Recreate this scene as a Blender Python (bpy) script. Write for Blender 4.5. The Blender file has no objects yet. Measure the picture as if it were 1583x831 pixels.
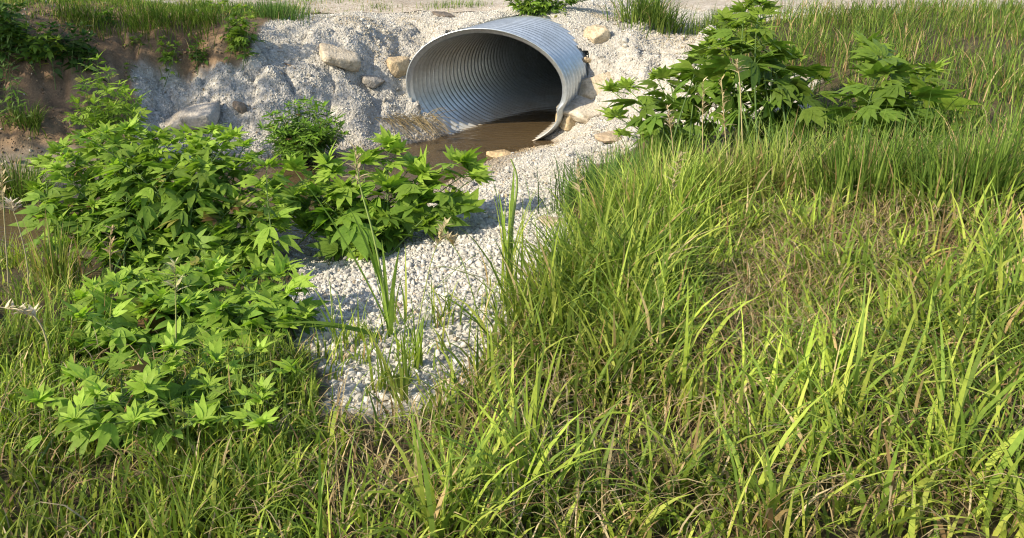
import bpy, bmesh, math, random
import numpy as np
from mathutils import Vector, Matrix

rng = np.random.default_rng(11)
random.seed(11)
sc = bpy.context.scene
COL = sc.collection

# ------------------------------------------------------------------ camera
F_PX, CX, CY, IMG_W, IMG_H = 1200.0, 584.5, 258.5, 1583.0, 831.0
PITCH, EYE = math.radians(15.3), 1.87
cam = bpy.data.cameras.new("Camera")
cam_ob = bpy.data.objects.new("Camera", cam)
COL.objects.link(cam_ob)
sc.camera = cam_ob
cam_ob.location = (0, 0, EYE)
cam_ob.rotation_euler = (math.pi / 2 - PITCH, 0, 0)
cam.sensor_fit = 'HORIZONTAL'
cam.sensor_width = 36
cam.lens = 36 * F_PX / IMG_W
cam.shift_x = (IMG_W / 2 - CX) / IMG_W
cam.shift_y = -(IMG_H / 2 - CY) / IMG_W
cam.clip_start = 0.05
cam.clip_end = 3000

def ray(px, py):
    """direction of the sight line through a photo pixel, scaled so that its y is 1"""
    a, b = (px - CX) / F_PX, -(py - CY) / F_PX
    s, c = math.sin(PITCH), math.cos(PITCH)
    d = np.array([a, b * s + c, b * c - s])
    return d / d[1]

def at_z(px, py, z):
    d = ray(px, py)
    t = (z - EYE) / d[2]
    return np.array([d[0] * t, t, z])

def at_y(px, py, y):
    d = ray(px, py)
    return np.array([d[0] * y, y, EYE + d[2] * y])

# ------------------------------------------------------------------ object helpers
def tag(o, label=None, cat=None, group=None, kind=None):
    if label: o['label'] = label
    if cat: o['category'] = cat
    if group: o['group'] = group
    if kind: o['kind'] = kind
    return o

def thing(name, loc, label, cat, group=None):
    o = bpy.data.objects.new(name, None)
    o.empty_display_size = 0.1
    o.location = loc
    COL.objects.link(o)
    return tag(o, label, cat, group)

def mesh_obj(name, V, faces, mat, parent=None, tint=None, smooth=False):
    """V (n,3); faces: (m,3) or (m,4) int array or a list of those; tint: (n,3) colours"""
    V = np.asarray(V, np.float32)
    fl = faces if isinstance(faces, list) else [faces]
    fl = [np.asarray(f, np.int32) for f in fl if len(f)]
    me = bpy.data.meshes.new(name)
    loops = np.concatenate([f.ravel() for f in fl])
    sizes = np.concatenate([np.full(len(f), f.shape[1], np.int32) for f in fl])
    starts = np.concatenate([[0], np.cumsum(sizes)[:-1]]).astype(np.int32)
    if parent is not None:
        V = V - np.array(parent.location, np.float32)
    me.vertices.add(len(V)); me.vertices.foreach_set('co', V.ravel())
    me.loops.add(len(loops)); me.loops.foreach_set('vertex_index', loops)
    me.polygons.add(len(sizes)); me.polygons.foreach_set('loop_start', starts)
    me.update(calc_edges=True)
    if tint is not None:
        at = me.attributes.new('tint', 'FLOAT_COLOR', 'POINT')
        c = np.ones((len(V), 4), np.float32); c[:, :3] = tint
        at.data.foreach_set('color', c.ravel())
    if smooth:
        me.polygons.foreach_set('use_smooth', np.ones(len(sizes), bool))
    me.validate()
    me.materials.append(mat)
    o = bpy.data.objects.new(name, me)
    COL.objects.link(o)
    if parent is not None: o.parent = parent
    return o

class Bag:
    """collects vertices / faces / tints for one mesh"""
    def __init__(s): s.V, s.F3, s.F4, s.T, s.n = [], [], [], [], 0
    def add(s, V, F, tint=None):
        V = np.asarray(V, float); F = np.asarray(F, int)
        (s.F3 if F.shape[1] == 3 else s.F4).append(F + s.n)
        s.V.append(V)
        s.T.append(np.broadcast_to(np.array([1, 1, 1.]) if tint is None else tint, (len(V), 3)))
        s.n += len(V)
    def build(s, name, mat, parent=None, smooth=False):
        f = []
        if s.F3: f.append(np.concatenate(s.F3))
        if s.F4: f.append(np.concatenate(s.F4))
        return mesh_obj(name, np.concatenate(s.V), f, mat, parent, np.concatenate(s.T), smooth)

def tube(bag, pts, r0, r1, tint=None, n=6):
    pts = np.asarray(pts, float)
    m = len(pts)
    tan = np.gradient(pts, axis=0)
    tan /= np.linalg.norm(tan, axis=1)[:, None] + 1e-9
    ref = np.array([0, 0, 1.]) if abs(tan[0, 2]) < .9 else np.array([1., 0, 0])
    A = np.cross(tan, ref); A /= np.linalg.norm(A, axis=1)[:, None] + 1e-9
    B = np.cross(tan, A)
    r = np.linspace(r0, r1, m)[:, None, None]
    ph = np.linspace(0, 2 * np.pi, n, endpoint=False)
    V = pts[:, None] + r * (np.cos(ph)[None, :, None] * A[:, None] + np.sin(ph)[None, :, None] * B[:, None])
    i = np.arange(m - 1)[:, None] * n; j = np.arange(n)[None]; k = (j + 1) % n
    Q = np.stack([i + j, i + k, i + n + k, i + n + j], -1).reshape(-1, 4)
    bag.add(V.reshape(-1, 3), Q, tint)

# ------------------------------------------------------------------ noise
def _hash(ix, iy, seed):
    h = (ix.astype(np.int64) * 374761393 + iy.astype(np.int64) * 668265263 + seed * 974634779) & 0xffffffff
    h = ((h ^ (h >> 13)) * 1274126177) & 0xffffffff
    h = (h ^ (h >> 16)) & 0xffff
    return h / 65535.0

def vnoise(x, y, seed=0):
    x = np.asarray(x, float); y = np.asarray(y, float)
    ix, iy = np.floor(x), np.floor(y)
    fx, fy = x - ix, y - iy
    fx = fx * fx * fx * (fx * (fx * 6 - 15) + 10); fy = fy * fy * fy * (fy * (fy * 6 - 15) + 10)
    a, b = _hash(ix, iy, seed), _hash(ix + 1, iy, seed)
    c, d = _hash(ix, iy + 1, seed), _hash(ix + 1, iy + 1, seed)
    return (a + (b - a) * fx) * (1 - fy) + (c + (d - c) * fx) * fy - .5

def fbm(x, y, seed=0, o=4):
    s, a = 0, 1.0
    for k in range(o):
        s = s + a * vnoise(x * 2 ** k, y * 2 ** k, seed + k * 17); a *= .5
    return s

def worley(x, y, seed=0):
    """distance to the border between cells (F2-F1) and a random value per cell"""
    ix, iy = np.floor(x), np.floor(y)
    f1 = np.full(x.shape, 9.); f2 = f1.copy(); v = np.zeros(x.shape)
    for dx in (-1, 0, 1):
        for dy in (-1, 0, 1):
            cx, cy = ix + dx, iy + dy
            d = np.hypot(cx + _hash(cx, cy, seed) - x, cy + _hash(cx, cy, seed + 5) - y)
            m = d < f1
            f2 = np.where(m, f1, np.minimum(f2, d)); v = np.where(m, _hash(cx, cy, seed + 9), v); f1 = np.where(m, d, f1)
    return f2 - f1, v

def sstep(x, a, b):
    t = np.clip((x - a) / (b - a), 0, 1)
    return t * t * (3 - 2 * t)

# ------------------------------------------------------------------ pipe frame (a wide elliptical culvert)
PC = np.array([1.1021, 8.0024, .5231]); YAW, TILT = .5595, -.036
PA, PB, SKEW, LEAN, ROLL = .788, .612, .2467, -.1011, -.028
AX = np.array([math.sin(YAW) * math.cos(TILT), math.cos(YAW) * math.cos(TILT), -math.sin(TILT)])
UU = np.array([math.cos(YAW), -math.sin(YAW), 0.])
VV = np.cross(UU, AX)

def corner(phi):
    """the lower right of the pipe is squashed outwards"""
    d = (np.degrees(phi) + 180) % 360 - 180
    return 1 + .085 * np.exp(-np.abs((d + 46) / 27) ** 3)

def pipe_point(phi, L, r=1.0, add=0.0):
    r = r * corner(phi)
    X = (PA * r + add) * np.cos(phi); Y = (PB * r + add) * np.sin(phi)
    c, s = math.cos(ROLL), math.sin(ROLL)
    X, Y = X * c - Y * s, X * s + Y * c
    D = L + X * SKEW + Y * LEAN
    return PC + X[..., None] * UU + Y[..., None] * VV + D[..., None] * AX

def pipe_local(P):
    q = P - PC
    X, Y, D = q @ UU, q @ VV, q @ AX
    L = D - X * SKEW - Y * LEAN
    c, s = math.cos(-ROLL), math.sin(-ROLL)
    x, y = X * c - Y * s, X * s + Y * c
    return np.hypot(x / PA, y / PB) / corner(np.arctan2(y / PB, x / PA)), L

def pl(u, L, z):
    p = PC + u * UU + L * AX
    return (p[0], p[1], z)

# ------------------------------------------------------------------ terrain
pix = [  # photo pixel and height above the water
    (-100, 335, 0), (0, 325, .0), (70, 320, .0), (150, 305, .0), (250, 285, .0), (340, 268, .0), (440, 251, 0), (540, 234, 0), (620, 224, 0), (675, 216, 0),
    (-60, 365, -.13), (40, 357, -.13), (200, 338, -.14), (350, 315, -.14), (480, 292, -.14), (600, 262, -.14), (690, 238, -.14), (750, 224, -.15),
    (-60, 412, 0), (0, 402, 0), (80, 394, 0), (180, 390, 0), (300, 388, 0), (430, 384, 0), (510, 347, 0), (600, 318, 0), (680, 286, 0), (735, 256, 0), (770, 239, 0), (800, 227, 0),
    (480, 400, .1), (560, 380, .12), (650, 350, .14), (740, 300, .13), (800, 260, .10), (845, 225, .08),
    (500, 450, .2), (600, 420, .22), (700, 380, .24), (800, 330, .26), (860, 270, .25), (900, 220, .22), (930, 190, .3),
    (960, 50, 1.0), (1050, 40, 1.08), (1000, 100, .78), (960, 130, .58), (1000, 160, .5), (1060, 130, .65), (1000, 200, .34), (1100, 90, .85), (1150, 60, 1.02), (1120, 160, .58),
    (1050, 230, .4), (900, 330, .36), (1000, 330, .46), (1100, 330, .52), (1169, 250, .6), (1300, 250, .7), (1500, 250, .8), (1400, 400, .7),
    (480, 500, .28), (700, 480, .36), (900, 480, .44), (1100, 480, .52), (1169, 517, .56), (1300, 600, .6), (1500, 700, .65), (900, 650, .5), (500, 700, .42), (100, 750, .4),
    (0, 440, .22), (100, 517, .28), (200, 440, .2), (350, 440, .16), (0, 517, .3), (300, 517, .26),
    (0, 300, .08), (0, 262, .14), (60, 255, .14), (0, 232, .24), (100, 220, .26), (160, 250, .12),
    (30, 150, .58), (110, 150, .56), (0, 100, .85), (100, 62, 1.05), (170, 100, .82), (200, 90, .84), (300, 92, .84), (250, 45, 1.12), (350, 45, 1.12), (160, 180, .4),
    (0, 20, 1.32), (150, 25, 1.24), (300, 18, 1.2), (420, 26, 1.14), (500, 20, 1.14), (600, 18, 1.15), (680, 20, 1.15),
    (250, 120, .65), (300, 150, .45), (250, 180, .3), (350, 200, .22), (430, 222, .1), (420, 60, 1.0), (400, 100, .8), (400, 150, .47), (500, 50, 1.05), (500, 100, .75),
    (500, 150, .45), (500, 200, .18), (550, 60, .99), (600, 40, 1.07), (600, 100, .72), (590, 150, .4), (600, 195, .15), (560, 215, .1), (655, 60, .99),
    (700, 28, 1.12), (1000, 30, 1.12), (1000, 20, 1.15), (1150, 20, 1.17), (1300, 30, 1.15), (1300, 90, .95), (1500, 60, 1.1),
]
ctrl = [tuple(at_z(*p)) for p in pix]
ctrl += [pl(*p) for p in [(-.85, -.1, .38), (-.98, .3, .62), (-.8, .35, .82), (-.5, .2, 1.04), (-.28, .35, 1.15), (-.6, .9, 1.14), (0, 1.0, 1.19),
    (0, 1.4, 1.23), (.3, 1.35, 1.18), (.55, 1.25, 1.08), (.8, 1.12, .92), (.9, .95, .7), (.92, .6, .38), (.95, .25, .2), (.95, -.05, .1),
    (.35, .7, .5), (.1, .4, .3), (.6, .6, .2), (.6, .2, -.1), (0, .1, -.16), (-.35, -.05, -.1), (.3, -.3, -.15), (.1, -.5, -.15),
    (0, 2.2, 1.22), (.9, 2.0, 1.18), (-.8, 1.8, 1.17), (1.1, 1.3, .95)]]
ctrl += [(x, y, 1.2) for x in (-12, -6, -2, 2, 6, 12) for y in (11, 14, 19)]
ctrl += [(0, .3, .4), (-2, 1, .4), (2, 1, .6), (4, 2, .75), (6, 4, .9), (7, 7, 1.0), (-4, 2.6, .35), (-5.5, 3.4, .1), (-6, 4.4, -.12), (-8.5, 3.8, -.12),
         (-8, 2.6, .3), (-5, 6.1, .4), (-6, 8, 1.25), (-8, 6.2, .8), (-9, 1, .5), (9, 1, .9), (0, -4, .6), (6, -4, .9), (-6, -4, .6)]
ctrl = np.array(ctrl)
_D = np.linalg.norm(ctrl[:, None, :2] - ctrl[None, :, :2], axis=2)
_n = len(ctrl)
_A = np.zeros((_n + 1, _n + 1)); _A[:_n, :_n] = _D - np.eye(_n) * .03; _A[_n, :_n] = _A[:_n, _n] = 1
_w = np.linalg.solve(_A, np.append(ctrl[:, 2], 0))

def base_height(x, y):
    s = x.shape; x = x.ravel(); y = y.ravel(); out = np.empty(x.size)
    for a in range(0, x.size, 20000):
        b = slice(a, a + 20000)
        out[b] = np.hypot(x[b, None] - ctrl[:, 0], y[b, None] - ctrl[:, 1]) @ _w[:_n] + _w[_n]
    r = np.hypot(x - 1, y - 6)
    far = 1.2 + (y < 6) * -.5 * sstep(-y, -6, 0)
    k = sstep(r, 10, 17)
    return (out * (1 - k) + far * k).reshape(s)

X0, X1, Y0, Y1, ST = -6.0, 7.4, .6, 13.2, .034
gx = np.arange(X0, X1, ST); gy = np.arange(Y0, Y1, ST)
tail = np.cumsum(.06 * 1.32 ** np.arange(28))
tail = tail[tail < 900]
xs = np.concatenate([X0 - tail[::-1], gx, gx[-1] + tail]); ys = np.concatenate([Y0 - tail[::-1], gy, gy[-1] + tail])
GX, GY = np.meshgrid(xs, ys)
H0 = base_height(GX, GY)
i0, j0 = len(tail), len(tail)

def sampler(G):
    C = G[i0:i0 + len(gy), j0:j0 + len(gx)]
    def f(x, y):
        u = np.clip((np.asarray(x) - X0) / ST, 0, len(gx) - 1.001); v = np.clip((np.asarray(y) - Y0) / ST, 0, len(gy) - 1.001)
        a, b = u.astype(int), v.astype(int); fu, fv = u - a, v - b
        return (C[b, a] * (1 - fu) + C[b, a + 1] * fu) * (1 - fv) + (C[b + 1, a] * (1 - fu) + C[b + 1, a + 1] * fu) * fv
    return f

def hit(hs, px, py):
    d = ray(px, py)
    t = np.arange(.7, 12.9, .01)
    z = EYE + d[2] * t - hs(d[0] * t, t)
    k = np.argmax(z < 0) if (z < 0).any() else len(t) - 1
    return np.array([d[0] * t[k], t[k], float(hs(d[0] * t[k], t[k]))])

def in_poly(x, y, poly):
    r = np.zeros(np.shape(x), bool); n = len(poly)
    for k in range(n):
        x1, y1 = poly[k]; x2, y2 = poly[(k + 1) % n]
        c = (y1 > y) != (y2 > y)
        r ^= c & (x < (x2 - x1) * (y - y1) / (y2 - y1 + 1e-12) + x1)
    return r

def poly_dist(x, y, poly):
    d = np.full(np.shape(x), 1e9); n = len(poly)
    for k in range(n):
        a = np.array(poly[k]); b = np.array(poly[(k + 1) % n]); e = b - a
        t = np.clip(((x - a[0]) * e[0] + (y - a[1]) * e[1]) / (e @ e + 1e-12), 0, 1)
        d = np.minimum(d, np.hypot(x - a[0] - t * e[0], y - a[1] - t * e[1]))
    return np.where(in_poly(x, y, poly), d, -d)

hs0 = sampler(H0)
def wpoly(pp, hs=hs0): return [tuple(hit(hs, *p)[:2]) for p in pp]

gravel_poly = wpoly([(212, 180), (205, 104), (255, 100), (330, 98), (385, 88), (394, 52), (425, 28), (500, 20), (600, 19), (700, 18), (770, 10), (850, 8), (935, 8), (1000, 8), (1100, 8), (1400, 8), (1400, 20),
    (1140, 34), (1110, 60), (1100, 100), (1150, 120), (1260, 120), (1260, 190), (1169, 190), (1100, 205), (1010, 205), (975, 235), (940, 250), (890, 285), (870, 310), (880, 340), (925, 360), (890, 385), (880, 408), (855, 445),
    (820, 500), (770, 560), (720, 640), (500, 640), (470, 520), (452, 440), (440, 386)]) + wpoly([(400, 330), (330, 280), (230, 285), (205, 250)])
road_edge = 10.1

core = (GX > X0 - 3) & (GX < X1 + 3) & (GY > Y0) & (GY < Y1 + 2)
GD = np.full(GX.shape, -5.0)
GD[core] = poly_dist(GX[core], GY[core], gravel_poly)
GD = GD + fbm(GX * 4, GY * 4, 3) * .10
GRAV = sstep(GD, -.03, .05)

# lumps, creases and rills
rr = np.hypot(GX - 1, GY - 6)
near_k = 1 - sstep(rr, 9, 14)
wb, wv = worley(GX * 2.3 + fbm(GX * 3, GY * 3, 8) * .5, GY * 2.3, 21)
wb2, wv2 = worley(GX * 6.1 + fbm(GX * 6, GY * 6, 9) * .4, GY * 6.1, 33)
slope_k = sstep(H0, .12, .4) * (1 - sstep(H0, 1.02, 1.12))
lump = fbm(GX * 2.0, GY * 2.0, 5) * .13 + fbm(GX * 5, GY * 5, 6, 3) * .05 \
    - .09 * (1 - sstep(wb, 0, .14)) * (wv > .35) - .04 * (1 - sstep(wb2, 0, .12)) * (wv2 > .5) + (wv - .5) * .10 + (wv2 - .5) * .05
flat = fbm(GX * 1.6, GY * 1.6, 15) * .05 + fbm(GX * 7, GY * 7, 16, 2) * .02
leftbank = sstep(-GX, 1.2, 2.0) * (1 - GRAV)
rill = (np.abs(fbm(GX * 5 + GY * 2.5, GY * .8, 41, 4)) - .2) * .16 + fbm(GX * 3, GY * 3, 44) * .12
HH = H0 + near_k * (GRAV * (lump * (.25 + .75 * slope_k) * (GY > 5.5) + flat * (1 - slope_k)) + leftbank * slope_k * rill
                    + (1 - GRAV) * (1 - leftbank) * flat * .7) * sstep(np.abs(H0), .0, .12)
for (px, py, rad, hgt) in [(520, 75, .34, .12), (600, 158, .15, .10), (560, 172, .16, .09), (632, 165, .12, .07), (590, 128, .17, .09), (640, 75, .22, .06), (455, 130, .30, .12), (400, 120, .24, .11),
        (330, 125, .22, .08), (420, 170, .26, .12), (280, 140, .22, .08), (540, 190, .22, .07), (350, 165, .18, .09), (470, 60, .35, .09), (560, 40, .30, .07), (610, 190, .18, .05), (250, 165, .2, .07),
        (990, 60, .42, .12), (940, 150, .24, .09), (1030, 110, .3, .08), (905, 200, .22, .06), (960, 105, .25, .07), (820, 245, .2, .04), (760, 330, .3, .04), (870, 250, .22, .05)]:
    c_ = hit(hs0, px, py); wx_ = fbm(GX * 6, GY * 6, 71, 3) * rad * .35
    d_ = np.hypot(GX - c_[0] + wx_, (GY - c_[1]) * 1.15 + fbm(GX * 6, GY * 6, 72, 3) * rad * .35) / rad
    HH += GRAV * hgt * .8 * np.sqrt(np.clip(1 - d_ ** 2.5, 0, 1))
clod_n = fbm(GX * 12, GY * 12, 81, 3)
HH += leftbank * slope_k * near_k * (clod_n * .05 + np.abs(fbm(GX * 9 + GY * 4, GY * 1.6, 84, 3)) * .10)
_q = np.stack([GX - PC[0], GY - PC[1]], -1); _u = _q @ UU[:2]; _L = _q @ np.array([math.sin(YAW), math.cos(YAW)])
cover = PC[2] + PB + _L * math.sin(-TILT) + .085 - .28 * np.maximum(0, np.abs(_u) - .3) ** 1.2 - .5 * np.maximum(0, 1.38 - _L + np.abs(_u) * .1) - .12 * np.maximum(0, _L - 4.4)
HH = np.where((_L > .9) & (np.abs(_u) < 3) & (_L < 9), np.maximum(HH, cover), HH)
hs = sampler(HH); gs = sampler(GRAV); ls = sampler(leftbank * (HH > .1))
def ground(px, py): return hit(hs, px, py)

def normal(x, y, e=.03):
    n = np.stack([hs(x - e, y) - hs(x + e, y), hs(x, y - e) - hs(x, y + e), np.full(np.shape(x), 2 * e)], -1)
    return n / np.linalg.norm(n, axis=-1, keepdims=True)

# ------------------------------------------------------------------ materials
class NT:
    def __init__(s, name):
        s.m = bpy.data.materials.new(name); s.m.use_nodes = True
        s.t = s.m.node_tree; s.t.nodes.clear()
        s.out = s.n('ShaderNodeOutputMaterial')
    def n(s, typ, **kw):
        o = s.t.nodes.new(typ)
        for k, v in kw.items():
            if k in o.bl_rna.properties and k not in ('inputs',): setattr(o, k, v)
            else: o.inputs[k.replace('_', ' ')].default_value = v
        return o
    def l(s, a, b): s.t.links.new(a, b)
    def mix(s, fac, a, b, mode='MIX'):
        m = s.n('ShaderNodeMix', data_type='RGBA', blend_type=mode)
        for sock, v in ((m.inputs[0], fac), (m.inputs[6], a), (m.inputs[7], b)):
            if hasattr(v, 'is_output'): s.l(v, sock)
            else: sock.default_value = v if not isinstance(v, tuple) else (*v, 1)
        return m.outputs[2]
    def ramp(s, fac, stops):
        r = s.n('ShaderNodeValToRGB'); s.l(fac, r.inputs[0]); e = r.color_ramp.elements
        while len(e) < len(stops): e.new(.5)
        for k, (p, c) in enumerate(stops):
            e[k].position = p; e[k].color = (*c, 1) if isinstance(c, tuple) else (c, c, c, 1)
        return r.outputs[0]
    def noise(s, scale, detail=4, vec=None, rough=.6):
        o = s.n('ShaderNodeTexNoise'); o.inputs['Scale'].default_value = scale; o.inputs['Detail'].default_value = detail; o.inputs['Roughness'].default_value = rough
        s.l(vec if vec is not None else s.pos(), o.inputs['Vector']); return o.outputs['Fac']
    def pos(s):
        if not hasattr(s, 'g'): s.g = s.n('ShaderNodeNewGeometry')
        return s.g.outputs['Position']
    def obj(s):
        if not hasattr(s, 'tc'): s.tc = s.n('ShaderNodeTexCoord')
        return s.tc.outputs['Object']
    def attr(s, name='tint'): return s.n('ShaderNodeAttribute', attribute_name=name)
    def bump(s, h, strength=.5, dist=.01):
        b = s.n('ShaderNodeBump'); b.inputs['Strength'].default_value = strength; b.inputs['Distance'].default_value = dist
        s.l(h, b.inputs['Height']); return b.outputs[0]
    def principled(s, col, rough=.8, spec=.3, metal=0, normal=None):
        p = s.n('ShaderNodeBsdfPrincipled')
        for k, v in (('Base Color', col), ('Roughness', rough), ('Specular IOR Level', spec), ('Metallic', metal)):
            if hasattr(v, 'is_output'): s.l(v, p.inputs[k])
            else: p.inputs[k].default_value = (*v, 1) if isinstance(v, tuple) else v
        if normal is not None: s.l(normal, p.inputs['Normal'])
        return p
    def done(s, shader): s.l(shader, s.out.inputs[0]); return s.m

def leaf_material(name, trans=.35, rough=.55, spec=.22, tgain=(1.5, 1.7, .8)):
    t = NT(name); a = t.attr().outputs['Color']
    v = t.noise(55, 3)
    col = t.mix(t.ramp(v, [(.3, .78), (.7, 1.18)]), (0, 0, 0), a)
    mul = t.mix(1.0, a, t.ramp(v, [(.3, (.8, .8, .75)), (.7, (1.15, 1.12, 1.1))]), 'MULTIPLY')
    p = t.principled(mul, rough, spec)
    tr = t.n('ShaderNodeBsdfTranslucent')
    t.l(t.mix(1.0, mul, (tgain[0], tgain[1], tgain[2]), 'MULTIPLY'), tr.inputs[0])
    m = t.n('ShaderNodeMixShader'); m.inputs[0].default_value = trans
    t.l(p.outputs[0], m.inputs[1]); t.l(tr.outputs[0], m.inputs[2])
    return t.done(m.outputs[0])

M = {}
M['leaf'] = leaf_material('weed leaf')
M['grass'] = leaf_material('grass blade', .3, .62, .15)
M['straw'] = leaf_material('dry straw', .15, .7, .2, (1.1, 1.0, .9))
t = NT('green stem'); M['stem'] = t.done(t.principled(t.attr().outputs['Color'], .6, .3).outputs[0])

t = NT('pebble limestone')
a = t.attr().outputs['Color']
nz = t.noise(60, 3)
M['pebble'] = t.done(t.principled(t.mix(1.0, a, t.ramp(nz, [(.3, .82), (.7, 1.1)]), 'MULTIPLY'), .85, .2, normal=t.bump(nz, .4, .006)).outputs[0])

t = NT('rock limestone')
n1 = t.noise(5, 6, t.obj()); n2 = t.noise(38, 5, t.obj())
c = t.mix(1.0, t.attr().outputs['Color'], t.ramp(n1, [(.3, (.62, .56, .48)), (.5, (.95, .92, .88)), (.72, (1.15, 1.12, 1.08))]), 'MULTIPLY')
c = t.mix(1.0, c, t.ramp(n2, [(.3, .72), (.65, 1.1)]), 'MULTIPLY')
M['rock'] = t.done(t.principled(c, .9, .2, normal=t.bump(t.mix(.5, n1, n2), 1.0, .035)).outputs[0])

t = NT('ground')
zone = t.n('ShaderNodeSeparateColor'); t.l(t.attr('zone').outputs['Color'], zone.inputs[0])
sep = t.n('ShaderNodeSeparateXYZ'); t.l(t.pos(), sep.inputs[0])
nA, nB, nC = t.noise(2.2, 6), t.noise(14, 5), t.noise(70, 4)
vor = t.n('ShaderNodeTexVoronoi'); vor.inputs['Scale'].default_value = 36; t.l(t.pos(), vor.inputs['Vector'])
vc = t.n('ShaderNodeSeparateColor'); t.l(vor.outputs['Color'], vc.inputs[0])
gcol = t.mix(1.0, t.ramp(vc.outputs[0], [(0, (.33, .31, .265)), (.5, (.44, .415, .365)), (1, (.53, .50, .45))]), t.ramp(nB, [(.3, .75), (.7, 1.1)]), 'MULTIPLY')
dirt = t.mix(1.0, t.ramp(nA, [(.3, (.115, .074, .045)), (.55, (.205, .138, .082)), (.75, (.33, .24, .145))]), t.ramp(nC, [(.3, .7), (.7, 1.25)]), 'MULTIPLY')
soil = t.mix(1.0, t.ramp(nB, [(.3, (.05, .038, .022)), (.6, (.10, .08, .04)), (.8, (.16, .13, .07))]), t.ramp(nC, [(.3, .7), (.7, 1.2)]), 'MULTIPLY')
silt = t.ramp(nB, [(.3, (.17, .14, .10)), (.7, (.30, .27, .22))])
c = t.mix(zone.outputs[1], soil, dirt)
c = t.mix(zone.outputs[2], c, silt)
c = t.mix(zone.outputs[0], c, gcol)
wet = t.n('ShaderNodeMapRange'); wet.inputs[1].default_value = .045; wet.inputs[2].default_value = -.02; t.l(sep.outputs[2], wet.inputs[0])
bed = t.mix(1.0, t.ramp(vc.outputs[1], [(0, (.09, .062, .032)), (.6, (.17, .12, .065)), (1, (.28, .21, .13))]), t.ramp(nB, [(.3, .7), (.7, 1.2)]), 'MULTIPLY')
c = t.mix(wet.outputs[0], c, bed)
hgt = t.mix(zone.outputs[0], t.mix(.5, nB, nC), vor.outputs['Distance'])
M['ground'] = t.done(t.principled(c, .92, .2, normal=t.bump(hgt, .7, .02)).outputs[0])

t = NT('gravel road')
vor = t.n('ShaderNodeTexVoronoi'); vor.inputs['Scale'].default_value = 34; t.l(t.pos(), vor.inputs['Vector'])
vc = t.n('ShaderNodeSeparateColor'); t.l(vor.outputs['Color'], vc.inputs[0])
nA, nB = t.noise(.9, 5), t.noise(9, 5)
c = t.mix(1.0, t.ramp(vc.outputs[0], [(0, (.34, .29, .23)), (.5, (.46, .41, .34)), (1, (.60, .56, .50))]), t.ramp(nA, [(.3, (.78, .74, .68)), (.7, (1.08, 1.05, 1.0))]), 'MULTIPLY')
M['road'] = t.done(t.principled(c, .95, .15, normal=t.bump(t.mix(.5, nB, vor.outputs['Distance']), .6, .02)).outputs[0])

t = NT('creek water')
wn = t.n('ShaderNodeTexNoise'); wn.inputs['Scale'].default_value = 9; wn.inputs['Detail'].default_value = 3
mp = t.n('ShaderNodeMapping'); mp.inputs['Scale'].default_value = (1, 1.6, 1); t.l(t.pos(), mp.inputs[0]); t.l(mp.outputs[0], wn.inputs['Vector'])
bn = t.bump(wn.outputs['Fac'], .4, .03)
tr = t.n('ShaderNodeBsdfTransparent'); tr.inputs[0].default_value = (.80, .64, .44, 1)
df = t.n('ShaderNodeBsdfDiffuse'); df.inputs[0].default_value = (.24, .17, .09, 1)
gl = t.n('ShaderNodeBsdfGlossy'); gl.inputs['Roughness'].default_value = .04; t.l(bn, gl.inputs['Normal'])
m0 = t.n('ShaderNodeMixShader'); m0.inputs[0].default_value = .4; t.l(tr.outputs[0], m0.inputs[1]); t.l(df.outputs[0], m0.inputs[2])
fr = t.n('ShaderNodeFresnel'); fr.inputs[0].default_value = 1.33; t.l(bn, fr.inputs['Normal'])
m1 = t.n('ShaderNodeMixShader'); t.l(fr.outputs[0], m1.inputs[0]); t.l(m0.outputs[0], m1.inputs[1]); t.l(gl.outputs[0], m1.inputs[2])
M['water'] = t.done(m1.outputs[0])

t = NT('galvanised steel')
nA, nB = t.noise(3.0, 6), t.noise(26, 5)
sep = t.n('ShaderNodeSeparateXYZ'); t.l(t.pos(), sep.inputs[0])
c = t.ramp(nB, [(.3, (.50, .55, .59)), (.7, (.66, .72, .77))])
c = t.mix(1.0, c, t.ramp(nA, [(.25, (.86, .85, .82)), (.75, (1.05, 1.05, 1.05))]), 'MULTIPLY')
mud = t.n('ShaderNodeMapRange'); mud.inputs[1].default_value = .20; mud.inputs[2].default_value = .0; t.l(sep.outputs[2], mud.inputs[0])
mk = t.n('ShaderNodeMath', operation='MULTIPLY'); t.l(mud.outputs[0], mk.inputs[0]); t.l(t.ramp(nA, [(.35, 0.35), (.6, .95)]), mk.inputs[1])
c = t.mix(mk.outputs[0], c, (.30, .25, .18))
met = t.n('ShaderNodeMath', operation='SUBTRACT'); met.inputs[0].default_value = .74; t.l(mk.outputs[0], met.inputs[1]); met.use_clamp = True
M['steel'] = t.done(t.principled(c, t.ramp(nA, [(.2, .31), (.8, .38)]), .5, met.outputs[0], normal=t.bump(nB, .12, .004)).outputs[0])

t = NT('dead wood'); nB = t.noise(30, 5, t.obj())
M['wood'] = t.done(t.principled(t.ramp(nB, [(.3, (.09, .06, .04)), (.7, (.24, .18, .13))]), .9, .2, normal=t.bump(nB, .5, .005)).outputs[0])
t = NT('tree bark'); nB = t.noise(12, 6, t.obj())
M['bark'] = t.done(t.principled(t.ramp(nB, [(.3, (.06, .045, .03)), (.7, (.17, .13, .10))]), .9, .2, normal=t.bump(nB, .8, .03)).outputs[0])

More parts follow.
